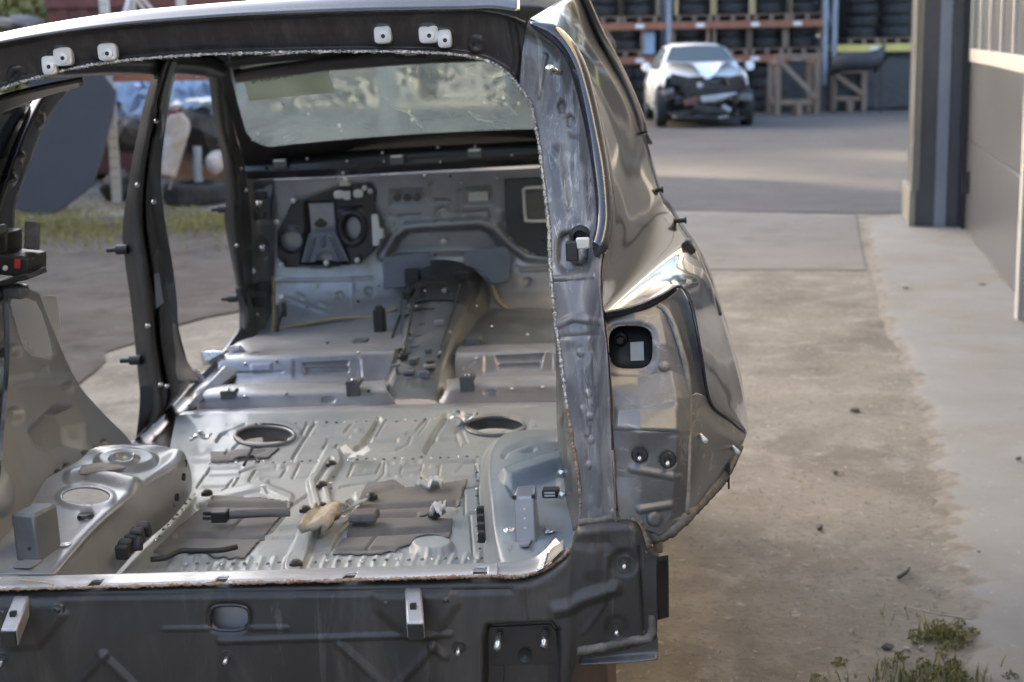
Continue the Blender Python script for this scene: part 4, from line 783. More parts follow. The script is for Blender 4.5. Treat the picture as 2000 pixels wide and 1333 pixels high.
# ---- firewall
rows = [[(470, 356, 3.02), (620, 349, 3.02), (800, 340, 3.02), (960, 333, 3.02), (1100, 326, 3.02)], [(475, 430, 3.05), (620, 425, 3.05), (800, 420, 3.05), (960, 415, 3.05), (1100, 410, 3.05)], [(480, 520, 3.06), (620, 516, 3.06), (800, 510, 3.06), (960, 505, 3.06), (1100, 500, 3.06)], [(485, 590, 3.02), (620, 584, 3.02), (800, 575, 3.02), (960, 570, 3.02), (1100, 565, 3.02)], [(500, 645, 2.90), (640, 633, 2.90), (800, 605, 2.92), (960, 602, 2.92), (1100, 605, 2.90)]]
ARCH = [(748, 500), (770, 462), (792, 444), (830, 440), (938, 434), (965, 444), (1000, 478), (1030, 500), (1080, 505)]
FW = [('e', [(760, 500), (775, 470), (795, 452), (935, 446), (955, 455), (985, 495)], .03, 6), ('l', ARCH, 8, -.018, 6), ('e', [(762, 372), (830, 369), (830, 402), (762, 404)], .006, 4), ('e', [(908, 368), (958, 366), (962, 398), (908, 400)], .006, 4),
      ('l', [(842, 362), (840, 386), (848, 394), (876, 394), (884, 412), (892, 420), (898, 412), (896, 375)], 3, .008, 4), ('l', [(848, 432), (856, 412), (866, 406), (876, 416), (886, 430)], 3, .008, 4), ('l', [(780, 424), (820, 422)], 3, .008, 4), ('l', [(908, 418), (950, 414), (952, 424)], 3, .008, 4), ('e', ell(970, 424, 14, 14), -.006, 4), ('e', ell(758, 442, 14, 14), -.006, 4),
      ('l', [(555, 582), (632, 608)], 4, -.010, 5), ('l', [(580, 576), (592, 582)], 4, -.008, 4), ('l', [(624, 592), (636, 596)], 4, -.008, 4), ('l', [(540, 548), (640, 547), (725, 544)], 2, -.006, 4), ('l', [(688, 545), (688, 600)], 2, -.005, 4), ('e', ell(663, 578, 7, 7), .012, 4), ('e', ell(720, 569, 7, 7), .012, 4), ('e', ell(1030, 552, 8, 8), .012, 4), ('l', [(1020, 528), (1080, 524)], 3, -.008, 4)]
fw = patch('firewall', rows, 230, 130, M['front'], car, feats=FW)
# ochre sealer along the toe board
for pts in ([(533, 575, 2.99), (537, 620, 2.93), (545, 640, 2.90), (600, 632, 2.90), (660, 622, 2.905), (730, 618, 2.91), (775, 603, 2.92)], [(962, 560, 3.0), (975, 590, 2.95), (995, 604, 2.92), (1040, 610, 2.9), (1100, 612, 2.9)], [(533, 540, 3.03), (535, 600, 2.96), (530, 655, 2.8), (500, 690, 2.5)]):
    q = spl(pts, 50); MB().tube([P(a, b_ , c - .006) for a, b_, c in q], .008, 6).build('seam_sealer', M['ochre'], car, smooth=True)
# black sound plate with openings
PLT = [(542, 452), (556, 428), (570, 398), (625, 378), (665, 362), (722, 358), (735, 374), (731, 402), (738, 440), (738, 482), (704, 514), (640, 524), (558, 522), (541, 500)]
rows = [[(530, 350, 3.015), (640, 348, 3.015), (745, 344, 3.015)], [(530, 440, 3.03), (640, 438, 3.03), (745, 434, 3.03)], [(530, 530, 3.04), (640, 530, 3.04), (745, 526, 3.04)]]
pf = [('e', [(597, 396), (652, 394), (657, 452), (680, 515), (588, 515), (600, 455)], .03, 6), ('e', ell(688, 445, 27, 34), -.012, 6), ('e', ell(688, 445, 20, 26), .02, 5), ('l', [(662, 408), (706, 404)], 2, .008, 3), ('e', ell(571, 468, 24, 24), -.006, 4)]
plate = patch('sound_plate', rows, 110, 90, M['satin'], car, feats=pf, holes=[ell(571, 469, 20, 18), ell(690, 446, 16, 23)], clip=PLT, thick=.004)
rows = [[(604, 456, 3.01), (656, 454, 3.01)], [(588, 513, 3.02), (682, 510, 3.02)]]
patch('ribbed_bracket', rows, 60, 40, M['bluesteel'], plate, feats=[('l', [(614, 465), (602, 505)], 2, -.008, 3), ('l', [(632, 462), (632, 480)], 2, -.008, 3), ('l', [(648, 464), (668, 505)], 2, -.008, 3)], clip=[(604, 456), (656, 454), (682, 511), (652, 512), (648, 496), (636, 490), (622, 496), (616, 512), (588, 513)], thick=.003)
MB().lathe([(0, 0), (.032, .003), (.034, .02)], P(626, 428, 3.05), 'y', 22).build('pedal_grommet', M['pillarL'], plate)
rows = [[(545, 440, 3.08), (600, 440, 3.08)], [(545, 495, 3.08), (600, 495, 3.08)]]
patch('duct_cap', rows, 3, 3, M['graph'], plate)
rows = [[(665, 415, 3.09), (715, 415, 3.09)], [(665, 480, 3.09), (715, 480, 3.09)]]
patch('duct_cap', rows, 3, 3, M['foam'], plate)
def bolt(px, py, y, r=.008, par=None):
    MB().lathe([(0, -.008), (r * .8, -.007), (r, 0), (r * .9, .01)], P(px, py, y), 'y', 12).build('bolt', M['white'], par or car, smooth=True)
for x, y in ((573, 393), (540, 434), (549, 518), (637, 514), (698, 509), (723, 374), (712, 368)): bolt(x, y, 3.005, .010, plate)
for x, y in ((996, 360), (1018, 360), (996, 414), (1000, 463), (1042, 493)): bolt(x, y, 3.03, .010)
bolt(866, 473, 3.06, .012)
def flat(name, pts, y, t, mat, par=None):
    return bevel(MB().prism([P(a, b_, y) for a, b_ in pts], (0, t, 0)).build(name, M[mat], par or car), .003)
wc = flat('white_clip', [(671, 346), (684, 363), (661, 364)], 2.99, .015, 'white'); flat('clip_foot', ell(662, 381, 11, 8, 14, 3), 2.985, .015, 'white', wc); flat('clip_foot', [(671, 374), (684, 374), (684, 391), (671, 391)], 2.985, .015, 'white', wc); flat('clip_foot', ell(699, 379, 10, 8, 14, 3), 2.985, .015, 'white', wc)
flat('white_connector', [(725, 420), (737, 419), (740, 445), (748, 450), (749, 466), (742, 468), (740, 480), (728, 481)], 2.99, .03, 'white')
for x in (775, 795, 814): flat('round_sticker', ell(x, 386.5 - (x - 795) * .03, 8, 8, 18), 3.025, .004, 'graph')
flat('round_sticker', [(914, 376), (953, 374), (953, 393), (915, 394)], 3.028, .004, 'label')
# bracket plates beside the tunnel
for pts, nm in (([(746, 503), (838, 492), (842, 520), (812, 545), (790, 562), (750, 566)], 1), ([(905, 490), (985, 482), (1000, 500), (996, 548), (962, 556), (938, 530), (905, 518)], 2)):
    flat('tunnel_plate', pts, 2.99, .006, 'bluesteel')
# right plate with the square opening
pr = flat('sound_plate', [(985, 350), (1100, 345), (1100, 500), (1050, 500), (1010, 478), (988, 455)], 3.02, .006, 'satin')
q = [(1022, 368), (1100, 366), (1100, 432), (1034, 434), (1026, 428)]
flat('duct_opening', q, 3.012, .006, 'mat', pr)
fr_ = spl([(1100, 366, 3.008), (1040, 367, 3.008), (1024, 370, 3.008), (1023, 380, 3.008), (1026, 424, 3.008), (1034, 432, 3.008), (1100, 431, 3.008)], 50)
MB().tube([P(*a) for a in fr_], .006, 8).build('opening_trim', M['bracket'], pr, smooth=True)
# cowl, dash cross beam and left cowl side
rows = [[(455, 352, 2.98), (640, 345, 2.98), (820, 335, 2.98), (1100, 320, 2.98)], [(460, 335, 2.94), (640, 328, 2.94), (820, 318, 2.94), (1100, 300, 2.94)], [(465, 318, 2.95), (640, 310, 2.95), (820, 299, 2.95), (1100, 283, 2.95)], [(468, 305, 2.99), (640, 297, 2.99), (820, 287, 2.99), (1100, 272, 2.99)]]
patch('cowl_beam', rows, 120, 30, M['satin'], car, feats=[('l', [(470, 338), (1090, 310)], 3, -.008, 5)], thick=.003)
for x, y in ((776, 312), (928, 300), (548, 320)):
    c = P(x, y, 2.93); o = bevel(MB().box(c, (.05, .03, .035)).build('cowl_bracket', M['tunnel'], car), .004); MB().box(c + Vector((0, -.016, .012)), (.04, .004, .008)).build('bracket_edge', M['bracket'], o)
for x, y in ((600, 310), (750, 315), (678, 315), (747, 299), (928, 287), (670, 338), (855, 288)): MB().lathe([(0, -.006), (.005, -.004), (.006, 0)], P(x, y, 2.93), 'y', 10).build('screw_head', M['steel'], car)
# side box left of the firewall
rows = [[(455, 350, 2.90), (485, 352, 2.98), (535, 350, 3.02)], [(470, 440, 2.90), (492, 442, 2.98), (538, 440, 3.03)], [(480, 540, 2.86), (498, 542, 2.95), (536, 540, 3.03)], [(480, 640, 2.75), (505, 650, 2.85), (536, 640, 2.93)], [(440, 705, 2.4), (470, 700, 2.42), (500, 690, 2.5)]]
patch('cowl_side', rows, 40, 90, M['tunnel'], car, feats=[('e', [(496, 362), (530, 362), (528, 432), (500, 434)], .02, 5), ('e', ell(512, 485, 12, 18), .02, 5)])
for x, y, m_ in ((512, 485, 'foil'), (505, 398, 'steel'), (492, 613, 'foil'), (500, 616, 'steel'), (492, 530, 'bracket')): MB().lathe([(0, -.01), (.010, -.007), (.012, .004)], P(x, y, 2.9), 'y', 12).build('clip', M[m_], car, smooth=True)
for x, y, d in ((510, 380, 2.95), (508, 420, 2.95), (512, 560, 2.93), (505, 590, 2.9)): bevel(MB().box(P(x, y, d), (.04, .03, .03)).build('relay_box', M['black'], car), .004)

# ---- windscreen
def wp(u, v):       # u: -1..1 across, v: 0 bottom .. 1 top, curved glass
    hw = .70 + (.585 - .70) * v; x = u * hw; y = 2.97 - .10 * u * u + (2.405 - 2.97) * v; z = 1.235 + .018 * (1 - u * u) + (1.545 - 1.235) * v; return Vector((x, y, z))
NU, NV = 48, 16
gv = [wp(-1 + 2 * i / (NU - 1), j / (NV - 1)) for j in range(NV) for i in range(NU)]
ws = mesh_obj('windscreen', gv, [(j * NU + i, j * NU + i + 1, (j + 1) * NU + i + 1, (j + 1) * NU + i) for j in range(NV - 1) for i in range(NU - 1)], M['glass'], car)
# black printed border
def border(u0, u1, v0, v1, nm='glass_border', mat='black', off=-.004, n=40):
    v = [];
    for j in range(4):
        for i in range(n):
            q = wp(u0 + (u1 - u0) * i / (n - 1), v0 + (v1 - v0) * j / 3); v.append(q + Vector((0, off, off * .6)))
    return mesh_obj(nm, v, [(j * n + i, j * n + i + 1, (j + 1) * n + i + 1, (j + 1) * n + i) for j in range(3) for i in range(n - 1)], M[mat], ws)
border(-1, 1, -.14, .055); border(-1, -.955, 0, 1); border(.955, 1, 0, 1); border(-1, 1, .97, 1.04)
# corner fillets of the border
for u0, sg in ((-.955, 1), (.955, -1)):
    v = []; n_ = 8
    c_ = wp(u0, .05); v.append(c_)
    for k in range(n_ + 1):
        a = math.pi / 2 * k / n_; uu = u0 + sg * .11 * (1 - math.cos(a) ) ; v.append(wp(u0 + sg * .12 * (1 - math.sin(a)), .05 + .28 * (1 - math.cos(a))))
    mesh_obj('glass_border', [q + Vector((0, -.004, -.0025)) for q in v], [(0, k + 1, k + 2) for k in range(n_)], M['black'], ws)
border(-.90, -.47, .60, .985, 'tinted_film', 'film', -.003)
def strip(name, uv, wd, mat, off=-.006):
    mb = MB(); q = [wp(a, b_) + Vector((0, off, off * .6)) for a, b_ in uv]; mb.tube(q, wd, 5); return mb.build(name, M[mat], ws, smooth=True)
def uvpx(px, py):       # nearest windscreen parameters under a pixel
    best = None
    for i in range(61):
        for j in range(31):
            u = -1 + i / 30; v = j / 30; q = wp(u, v); 
            wv = RC @ np.array(q) + TC - C0; cp_, sp_ = math.cos(PITCH), math.sin(PITCH); d = cp_ * wv[1] - sp_ * wv[2]; a = F * wv[0] / d; b_ = F * (sp_ * wv[1] + cp_ * wv[2]) / d
            X_, Y_ = 1000 + a * math.cos(ROLL) - b_ * math.sin(ROLL), 666.5 - (a * math.sin(ROLL) + b_ * math.cos(ROLL))
            e_ = (X_ - px) ** 2 + (Y_ - py) ** 2
            if best is None or e_ < best[0]: best = (e_, u, v)
    return best[1:]
for pts, wd in (([(752, 186), (775, 204), (800, 222), (830, 247)], .0022), ([(914, 216), (935, 228), (960, 238)], .0018), ([(960, 188), (985, 205), (1010, 222)], .0016), ([(930, 128), (955, 122), (975, 130), (985, 142), (960, 150), (925, 146), (912, 136), (930, 128)], .0014), ([(880, 124), (930, 122)], .0014), ([(975, 165), (1000, 190)], .0012)):
    q = [uvpx(*p) for p in pts]; qq = spl(q, 24) if len(q) > 2 else q; strip('glass_crack', [tuple(a) for a in qq], wd * .6, 'crack')
for x, y in ((795, 219), (808, 229), (948, 198), (977, 190), (985, 200), (1015, 200), (670, 255), (668, 243), (600, 218), (510, 256), (498, 270)):
    u, v = uvpx(x, y); c = wp(u, v) + Vector((0, -.006, -.003)); MB().lathe([(0, -.003), (.004, -.001), (.005, .002)], c, 'y', 10).build('glass_chip', M['crack'], ws, smooth=True)
c = wp(0.0, .985) + Vector((0, -.02, -.014)); mr = bevel(MB().box(c, (.11, .035, .032)).build('mirror_mount', M['black'], car), .01); MB().box(c + Vector((0, -.019, 0)), (.035, .004, .010)).build('mount_clip', M['bracket'], mr)
cu = bpy.data.curves.new('marker_writing', 'FONT'); cu.body = '4 4EX0E8N'; cu.size = .055; cu.extrude = .0004; cu.align_x = 'LEFT'; cu.materials.append(M['marker'])
to = bpy.data.objects.new('marker_writing', cu); COL.objects.link(to); to.parent = ws
ux = (wp(-.36, .9) - wp(-.86, .80)).normalized(); vy = (wp(-.6, .95) - wp(-.6, .65)).normalized(); nz = ux.cross(vy)
o0 = wp(-.44, .86) + Vector((0, -.012, -.006))
mtx = Matrix(((-ux.x, vy.x, -nz.x, o0.x), (-ux.y, vy.y, -nz.y, o0.y), (-ux.z, vy.z, -nz.z, o0.z), (0, 0, 0, 1)))
bpy.context.view_layer.update(); tme = bpy.data.meshes.new_from_object(to.evaluated_get(bpy.context.evaluated_depsgraph_get())); bpy.data.objects.remove(to); to = bpy.data.objects.new('marker_writing', tme); COL.objects.link(to); to.parent = ws; to.matrix_local = mtx

# ---- left side: B pillar, A pillar, sill
BL = [(312, 118), (300, 150), (285, 200), (266, 285), (251, 372), (241, 450), (247, 520), (258, 600), (268, 700), (276, 790), (270, 850), (252, 872)]
BR = [(350, 118), (340, 150), (331, 190), (320, 262), (313, 340), (319, 420), (334, 510), (343, 580), (347, 640), (362, 700), (372, 740), (330, 800)]
fr4 = ((0, 1.70), (.22, 1.67), (.40, 1.66), (.52, 1.72), (.62, 1.70), (.8, 1.76), (1.0, 1.86))
rows = [[(a[0] * (1 - t) + b_[0] * t, a[1] * (1 - t) + b_[1] * t, d + .06) for t, d in fr4] for a, b_ in zip(BL, BR)]
bpil = patch('b_pillar', rows, 60, 200, M['pillarL'], car, feats=[('e', [(304, 535), (312, 532), (322, 590), (308, 602)], .03, 4), ('l', [(290, 330), (300, 480), (312, 640)], 3, .006, 4), ('e', ell(305, 240, 9, 30), .02, 5), ('e', ell(300, 385, 9, 16), -.01, 4), ('e', ell(298, 490, 3, 9), .02, 3)], thick=.003)
rows = [[(316, 640, 1.80), (343, 632, 1.88)], [(322, 690, 1.78), (358, 690, 1.88)], [(334, 742, 1.78), (392, 744, 1.9)]]
patch('b_pillar_gusset', rows, 20, 30, M['grey'], bpil, off=(.0, -.01, 0), thick=.003)
rows = [[(304, 535, 1.74), (313, 531, 1.76)], [(308, 602, 1.74), (322, 590, 1.76)]]; patch('pillar_sticker', rows, 4, 4, M['strip'], bpil, off=(0, -.012, 0))
rows = [[(276, 752, 1.725), (330, 748, 1.74)], [(274, 800, 1.725), (326, 790, 1.74)], [(268, 850, 1.725), (300, 815, 1.76)]]
patch('pillar_foot', rows, 16, 16, M['navy'], bpil, off=(0, -.008, 0), thick=.002)
for x, y in ((288, 637), (313, 752), (326, 755), (300, 395), (268, 362), (305, 237)): MB().lathe([(0, -.006), (.006, -.004), (.007, .004)], P(x, y, 1.70), 'y', 10).build('pillar_clip', M['steel'], bpil, smooth=True)
for x, y, d, par in ((236, 488, 1.74, bpil), (262, 704, 1.74, bpil)):
    c = P(x, y, d); o = MB().tube([c + Vector((.02, 0, 0)), c + Vector((-.012, 0, 0))], .014, 10).tube([c + Vector((-.012, 0, 0)), c + Vector((-.04, 0, .0))], .007, 10).build('hinge_stub', M['black'], par)
AL = [(402, 108), (410, 160), (416, 210), (425, 262), (436, 312), (442, 380), (440, 430), (448, 480), (460, 540), (468, 590), (470, 632), (424, 702), (392, 732)]
AR = [(447, 112), (449, 160), (451, 210), (458, 262), (475, 318), (485, 390), (490, 450), (492, 520), (490, 580), (488, 630), (480, 668), (450, 716), (415, 742)]
AY = [2.30, 2.40, 2.5, 2.62, 2.74, 2.8, 2.82, 2.82, 2.82, 2.82, 2.78, 2.38, 2.2]
rows = [[(a[0] * (1 - t) + b_[0] * t, a[1] * (1 - t) + b_[1] * t, yy + dd) for t, dd in ((0, .0), (.25, -.03), (.5, -.02), (.65, .01), (1, .06))] for a, b_, yy in zip(AL, AR, AY)]
apil = patch('a_pillar', rows, 40, 180, M['pillarL'], car, thick=.003, feats=[('l', [(462, 400), (472, 560)], 3, .01, 4), ('e', ell(470, 340, 7, 12), .015, 4)])
for x, y, d in ((433, 409, 2.82), (452, 584, 2.84)):
    c = P(x, y, d); MB().tube([c + Vector((.02, 0, 0)), c + Vector((-.012, 0, 0))], .013, 10).tube([c + Vector((-.012, 0, 0)), c + Vector((-.035, 0, .0))], .007, 10).build('hinge_stub', M['black'], apil)
for x, y in ((462, 480), (470, 330), (480, 372)): MB().lathe([(0, -.006), (.006, -.004), (.007, .004)], P(x, y, 2.78), 'y', 10).build('pillar_clip', M['steel'], apil, smooth=True)
rows = [[(462, 560, 2.80), (470, 600, 2.8), (470, 640, 2.76)], [(470, 560, 2.79), (482, 600, 2.78), (482, 650, 2.74)]]
patch('pillar_foot', rows, 14, 8, M['navy'], apil, off=(0, -.02, 0), thick=.002)
# sill: outer edge, top, inner side down to the floor
rows = [[(246, 876, 1.70), (325, 806, 1.88), (392, 734, 2.16), (430, 696, 2.36), (470, 640, 2.74)], [(262, 876, 1.70), (340, 808, 1.88), (405, 740, 2.16), (445, 702, 2.36), (484, 655, 2.72)], [(290, 872, 1.70), (362, 806, 1.88), (420, 745, 2.14), (465, 708, 2.34), (505, 668, 2.66)], [(330, 880, 1.66), (372, 820, 1.86), (425, 764, 2.10), (480, 722, 2.3), (520, 680, 2.6)]]
patch('sill', rows, 90, 30, M['satin'], car, thick=.003, feats=[('l', [(300, 860), (380, 780), (450, 706)], 3, -.008, 5)])
rows = [[(368, 800, 1.86), (396, 770, 2.0), (440, 722, 2.2)], [(380, 806, 1.86), (410, 778, 2.0), (470, 732, 2.2)]]
patch('sill_reinforcement', rows, 30, 8, M['grey'], car, off=(0, -.01, .012), thick=.003)
for x, y, d in ((376, 742, 2.05), (420, 705, 2.3), (435, 720, 2.28), (462, 690, 2.4)):
    v0 = P(x, y, d); mb = MB(); vv_ = [v0 + Vector((random.uniform(-.04, .04), random.uniform(-.03, .03), random.uniform(-.015, .035))) for _ in range(14)]
    bm = bmesh.new(); [bm.verts.new(q) for q in vv_]; bmesh.ops.convex_hull(bm, input=bm.verts[:]); me = bpy.data.meshes.new('crumpled_tape'); bm.to_mesh(me); bm.free(); me.materials.append(M['foil']); o = bpy.data.objects.new('crumpled_tape', me); COL.objects.link(o); o.parent = car
for o_ in (bpil, apil): mirror_copy(o_).location.x = -.07

# ---- left rear wheelhouse
rows = [[(372, 958, .578), (362, 978, .574), (330, 1016, .572), (296, 1046, .572), (262, 1078, .572), (222, 1124, .572)], [(372, 930, .62), (358, 960, .62), (316, 1000, .62), (280, 1030, .615), (236, 1072, .605), (180, 1124, .60)], [(362, 895, .68), (345, 920, .685), (295, 952, .685), (245, 992, .68), (190, 1040, .665), (115, 1124, .645)], [(352, 882, .695), (335, 905, .70), (280, 944, .70), (230, 984, .695), (170, 1042, .678), (98, 1124, .655)], [(335, 878, .70), (300, 902, .705), (250, 938, .705), (205, 975, .697), (140, 1035, .68), (60, 1124, .657)], [(310, 873, .71), (245, 895, .72), (200, 925, .712), (150, 965, .70), (90, 1025, .682), (0, 1124, .658)], [(290, 871, .715), (210, 879, .735), (175, 905, .72), (100, 950, .705), (40, 1010, .684), (-60, 1124, .66)], [(285, 870, .715), (190, 876, .735), (150, 905, .72), (60, 955, .705), (-20, 1015, .684), (-120, 1124, .66)]]
feats = [('e', ell(247, 903, 58, 21), .010, 7), ('e', ell(243, 908, 26, 9), .012, 5), ('e', ell(243, 909, 17, 5), -.02, 4), ('e', ell(168, 975, 56, 23), .005, 6), ('l', [(140, 935), (165, 928), (240, 945), (262, 950)], 9, .016, 9), ('e', ell(169, 1008, 11, 7), -.010, 5), ('e', ell(341, 974, 5, 10), -.01, 4)]
wh = patch('wheelhouse', rows, 170, 150, M['wheelhouse'], car, 'z', feats=feats, holes=[ell(168, 976, 46, 17)], thick=.003)
def lump(name, c, r, mat, par=car, sq=(1, 1, 1), n=26, seed=0):
    rs = random.Random(seed); bm = bmesh.new()
    for _ in range(n):
        v = Vector((rs.gauss(0, 1), rs.gauss(0, 1), rs.gauss(0, 1))).normalized() * r * rs.uniform(.75, 1.1); bm.verts.new((c[0] + v.x * sq[0], c[1] + v.y * sq[1], c[2] + v.z * sq[2]))
    bmesh.ops.convex_hull(bm, input=bm.verts[:]); me = bpy.data.meshes.new(name); bm.to_mesh(me); bm.free(); me.materials.append(M[mat]); o = bpy.data.objects.new(name, me); COL.objects.link(o)
    if par: o.parent = par
    return o
lump('dirt_pile', Pz(192, 917, .724), .045, 'sealant', car, (1.3, .8, .25), 40, 3)
# side inner panel
rows = [[(-90, 545, -.66), (0, 552, -.655), (40, 560, -.65), (74, 574, -.645)], [(-90, 640, -.645), (0, 645, -.635), (60, 650, -.632), (106, 656, -.632)], [(-90, 735, -.60), (0, 742, -.605), (90, 742, -.612), (148, 746, -.622)], [(-90, 800, -.565), (30, 808, -.575), (120, 804, -.592), (192, 800, -.62)], [(-90, 880, -.545), (20, 890, -.55), (130, 876, -.565), (255, 868, -.62)], [(-90, 985, -.52), (20, 985, -.525), (105, 945, -.545), (215, 882, -.585)], [(-90, 1130, -.50), (-20, 1110, -.505), (40, 1020, -.525), (180, 905, -.56)]]
WIN = [(19, 592), (26, 580), (50, 582), (72, 590), (84, 612), (100, 668), (104, 690), (98, 700), (62, 696), (46, 682), (34, 650)]
feats = [('e', WIN, -.004, 10), ('e', [(62, 842), (108, 797), (140, 800), (156, 832), (158, 878), (118, 892), (78, 872)], -.035, 14), ('e', ell(28, 812, 14, 17), -.015, 6), ('l', [(0, 752), (60, 742), (130, 742)], 4, .012, 12), ('e', ell(28, 685, 10, 14), -.012, 5), ('e', ell(85, 722, 7, 9), -.008, 5), ('e', ell(130, 758, 12, 12), -.008, 6), ('e', ell(-5, 960, 20, 40), .02, 16)] + [('e', ell(x, y, 6, 9), -.02, 3) for x, y in ((98, 940), (111, 927), (128, 914), (167, 892), (184, 881), (200, 868))]
wall = patch('side_inner_panel', rows, 180, 220, M['sidewall'], car, 'x', feats=feats, holes=[WIN], thick=.003)
rows = [[(5, 570, -.70), (110, 580, -.70)], [(5, 640, -.705), (118, 640, -.705)], [(20, 712, -.70), (120, 712, -.70)]]
patch('outer_skin', rows, 14, 14, M['skin'], car, 'x')
rows = [[(-90, 545, -.652), (2, 550, -.650)], [(-90, 700, -.62), (6, 690, -.62)], [(-90, 800, -.56), (-2, 800, -.565)], [(-90, 1000, -.51), (-20, 1000, -.515)]]
patch('flange_strip', rows, 10, 60, M['band'], car, 'x', off=(.012, 0, 0), thick=.003)
# wheelhouse bracket box, foil plug, black clip, plug
c = Pz(66, 1098, .664); rt = Matrix.Rotation(R(-12), 3, 'Z')
bx = MB().box(c + Vector((-.003, .035, .046)), (.052, .075, .095), rt).build('seat_bracket_box', M['tunnel'], car); bevel(bx, .006)
MB().lathe([(0, .0), (.004, 0)], c + Vector((.0, -.012, .03)), 'y', 10).build('bolt_hole', M['black'], bx)
MB().box(c + Vector((-.003, -.02, .004)), (.036, .04, .004), rt).build('bracket_foot', M['grey'], bx)
lump('foil_plug', Pz(120, 1064, .676), .014, 'foil', car, (1.4, 1, .3), 20, 8); lump('foil_plug', Pz(38, 1072, .672), .008, 'foil', car, (1.2, 1, .4), 20, 9)
MB().lathe([(.017, -.002), (.015, .004), (.006, .001), (0, .001)], Pz(167, 1008, .692), 'z', 16).build('drain_plug', M['black'], car)
cl = MB()
for (x, y, z_) in ((238, 1068, .628), (250, 1058, .632), (262, 1046, .64), (274, 1035, .645), (232, 1078, .622), (258, 1062, .628)):
    cl.box(Pz(x, y, z_) + Vector((.008, 0, 0)), (.026, .02, .030), Matrix.Rotation(R(random.uniform(-25, 25)), 3, 'X'))
bevel(cl.build('wiring_clip', M['black'], car), .004)
for x, y, z_ in ((342, 972, .645), (358, 906, .675), (355, 932, .66)): MB().lathe([(.009, .002), (.008, -.003), (0, -.003)], Pz(x, y, z_) + Vector((.004, 0, 0)), 'x', 14).build('rubber_plug', M['black'], car)

# ---- C pillar, belt reel
CL = [(-30, 455), (-15, 400), (8, 330), (34, 262), (60, 205), (85, 165)]; CR_ = [(28, 470), (32, 400), (55, 330), (80, 262), (108, 212), (150, 160)]
rows = [[(a[0], a[1], -.66), (a[0] * .6 + b_[0] * .4, a[1] * .6 + b_[1] * .4, -.635), (b_[0], b_[1], -.66)] for a, b_ in zip(CL, CR_)]
patch('c_pillar', rows, 14, 60, M['pillarL'], car, 'x', thick=.004, feats=[('e', ell(78, 236, 6, 12), .01, 3), ('e', ell(40, 305, 4, 7), .01, 3), ('e', ell(24, 352, 5, 8), .01, 3)])
rows = [[(-90, 220, .60), (0, 186, .60), (80, 166, .60), (160, 150, .60)], [(-90, 250, .66), (0, 214, .66), (80, 182, .66), (160, 160, .66)]]
patch('side_rail', rows, 30, 8, M['pillarL'], car, thick=.01)
rows = [[(-90, 215, -.668), (66, 203, -.668)], [(-90, 330, -.672), (20, 330, -.672)], [(-90, 455, -.675), (-14, 452, -.675)]]
patch('quarter_glass', rows, 10, 14, M['darkglass'], car, 'x', thick=.004)
c = Px(40, 512, -.60)
rt = Matrix.Rotation(R(8), 3, 'Y')
reel = bevel(MB().box(c + Vector((-.01, 0, .0)), (.10, .10, .045), rt).box(c + Vector((-.045, .02, .04)), (.06, .08, .06), rt).build('belt_reel', M['black'], car), .006)
bevel(MB().box(c + Vector((.016, -.052, .003)), (.013, .003, .02), rt).build('red_sticker', M['red'], reel), .001)
for dx in (-.012, -.042): MB().lathe([(0, -.003), (.005, -.002), (.006, .002)], c + Vector((dx, -.0535, -.004 + dx * .1)), 'y', 12).build('rivet', M['white'], reel)
bevel(MB().box(c + Vector((.005, -.03, -.03)), (.09, .10, .014), Matrix.Rotation(R(-12), 3, 'Y')).build('reel_bracket', M['satin'], reel), .003)
bevel(MB().box(c + Vector((.02, .03, .052)), (.034, .012, .06), rt).build('reel_tab', M['graph'], reel), .005)
bevel(MB().box(c + Vector((-.045, -.02, .065)), (.045, .06, .03), Matrix.Rotation(R(-15), 3, 'Y')).build('reel_cap', M['satin'], reel), .004)
bevel(MB().box(c + Vector((-.01, -.02, -.06)), (.05, .04, .03), rt).build('reel_mount', M['pocket'], reel), .008)

# ---- right wheelhouse box and its fittings
rows = [[(950, 1130, .565), (946, 1060, .565), (942, 990, .565), (940, 930, .565), (946, 888, .565), (975, 858, .565), (1020, 846, .565)], [(965, 1118, .60), (958, 1050, .62), (952, 985, .62), (950, 925, .62), (955, 885, .62), (980, 856, .62), (1022, 845, .62)], [(980, 1112, .64), (967, 1045, .67), (960, 980, .69), (955, 920, .69), (962, 880, .69), (985, 852, .69), (1025, 843, .69)], [(988, 1112, .655), (978, 1040, .68), (972, 978, .70), (965, 920, .70), (970, 880, .70), (995, 850, .70), (1032, 843, .70)], [(1046, 1104, .66), (1040, 1035, .682), (1035, 975, .70), (1020, 915, .705), (1020, 878, .71), (1040, 852, .705), (1060, 843, .70)], [(1128, 1076, .67), (1120, 1020, .69), (1115, 970, .70), (1110, 912, .70), (1105, 875, .70), (1102, 852, .70), (1100, 842, .70)]]
feats = [('l', [(985, 892), (992, 882), (1040, 862), (1085, 858)], 4, -.008, 5), ('e', ell(1030, 880, 16, 4), -.012, 4), ('e', [(978, 932), (990, 925), (1100, 890), (1100, 915), (1000, 950), (988, 946)], .018, 6), ('e', [(990, 950), (1090, 920), (1090, 960), (1000, 975)], -.006, 6)]
patch('wheelhouse', rows, 150, 120, M['floor'], car, 'z', feats=feats, thick=.003)
b0, b1, b2, b3 = Pz(1006, 1064, .672), Pz(1048, 1062, .674), Pz(1048, 1062, .674), Pz(1006, 1064, .672)
w_ = (b1 - b0); dv = Vector((0, .07, 0)); up_ = Vector((0, .012, .085))
mb = MB().hexa([b0, b1, b1 + dv, b0 + dv, b0 + up_, b1 + up_, b1 + up_ + Vector((-.002, .055, .006)), b0 + up_ + Vector((.002, .055, .006))])
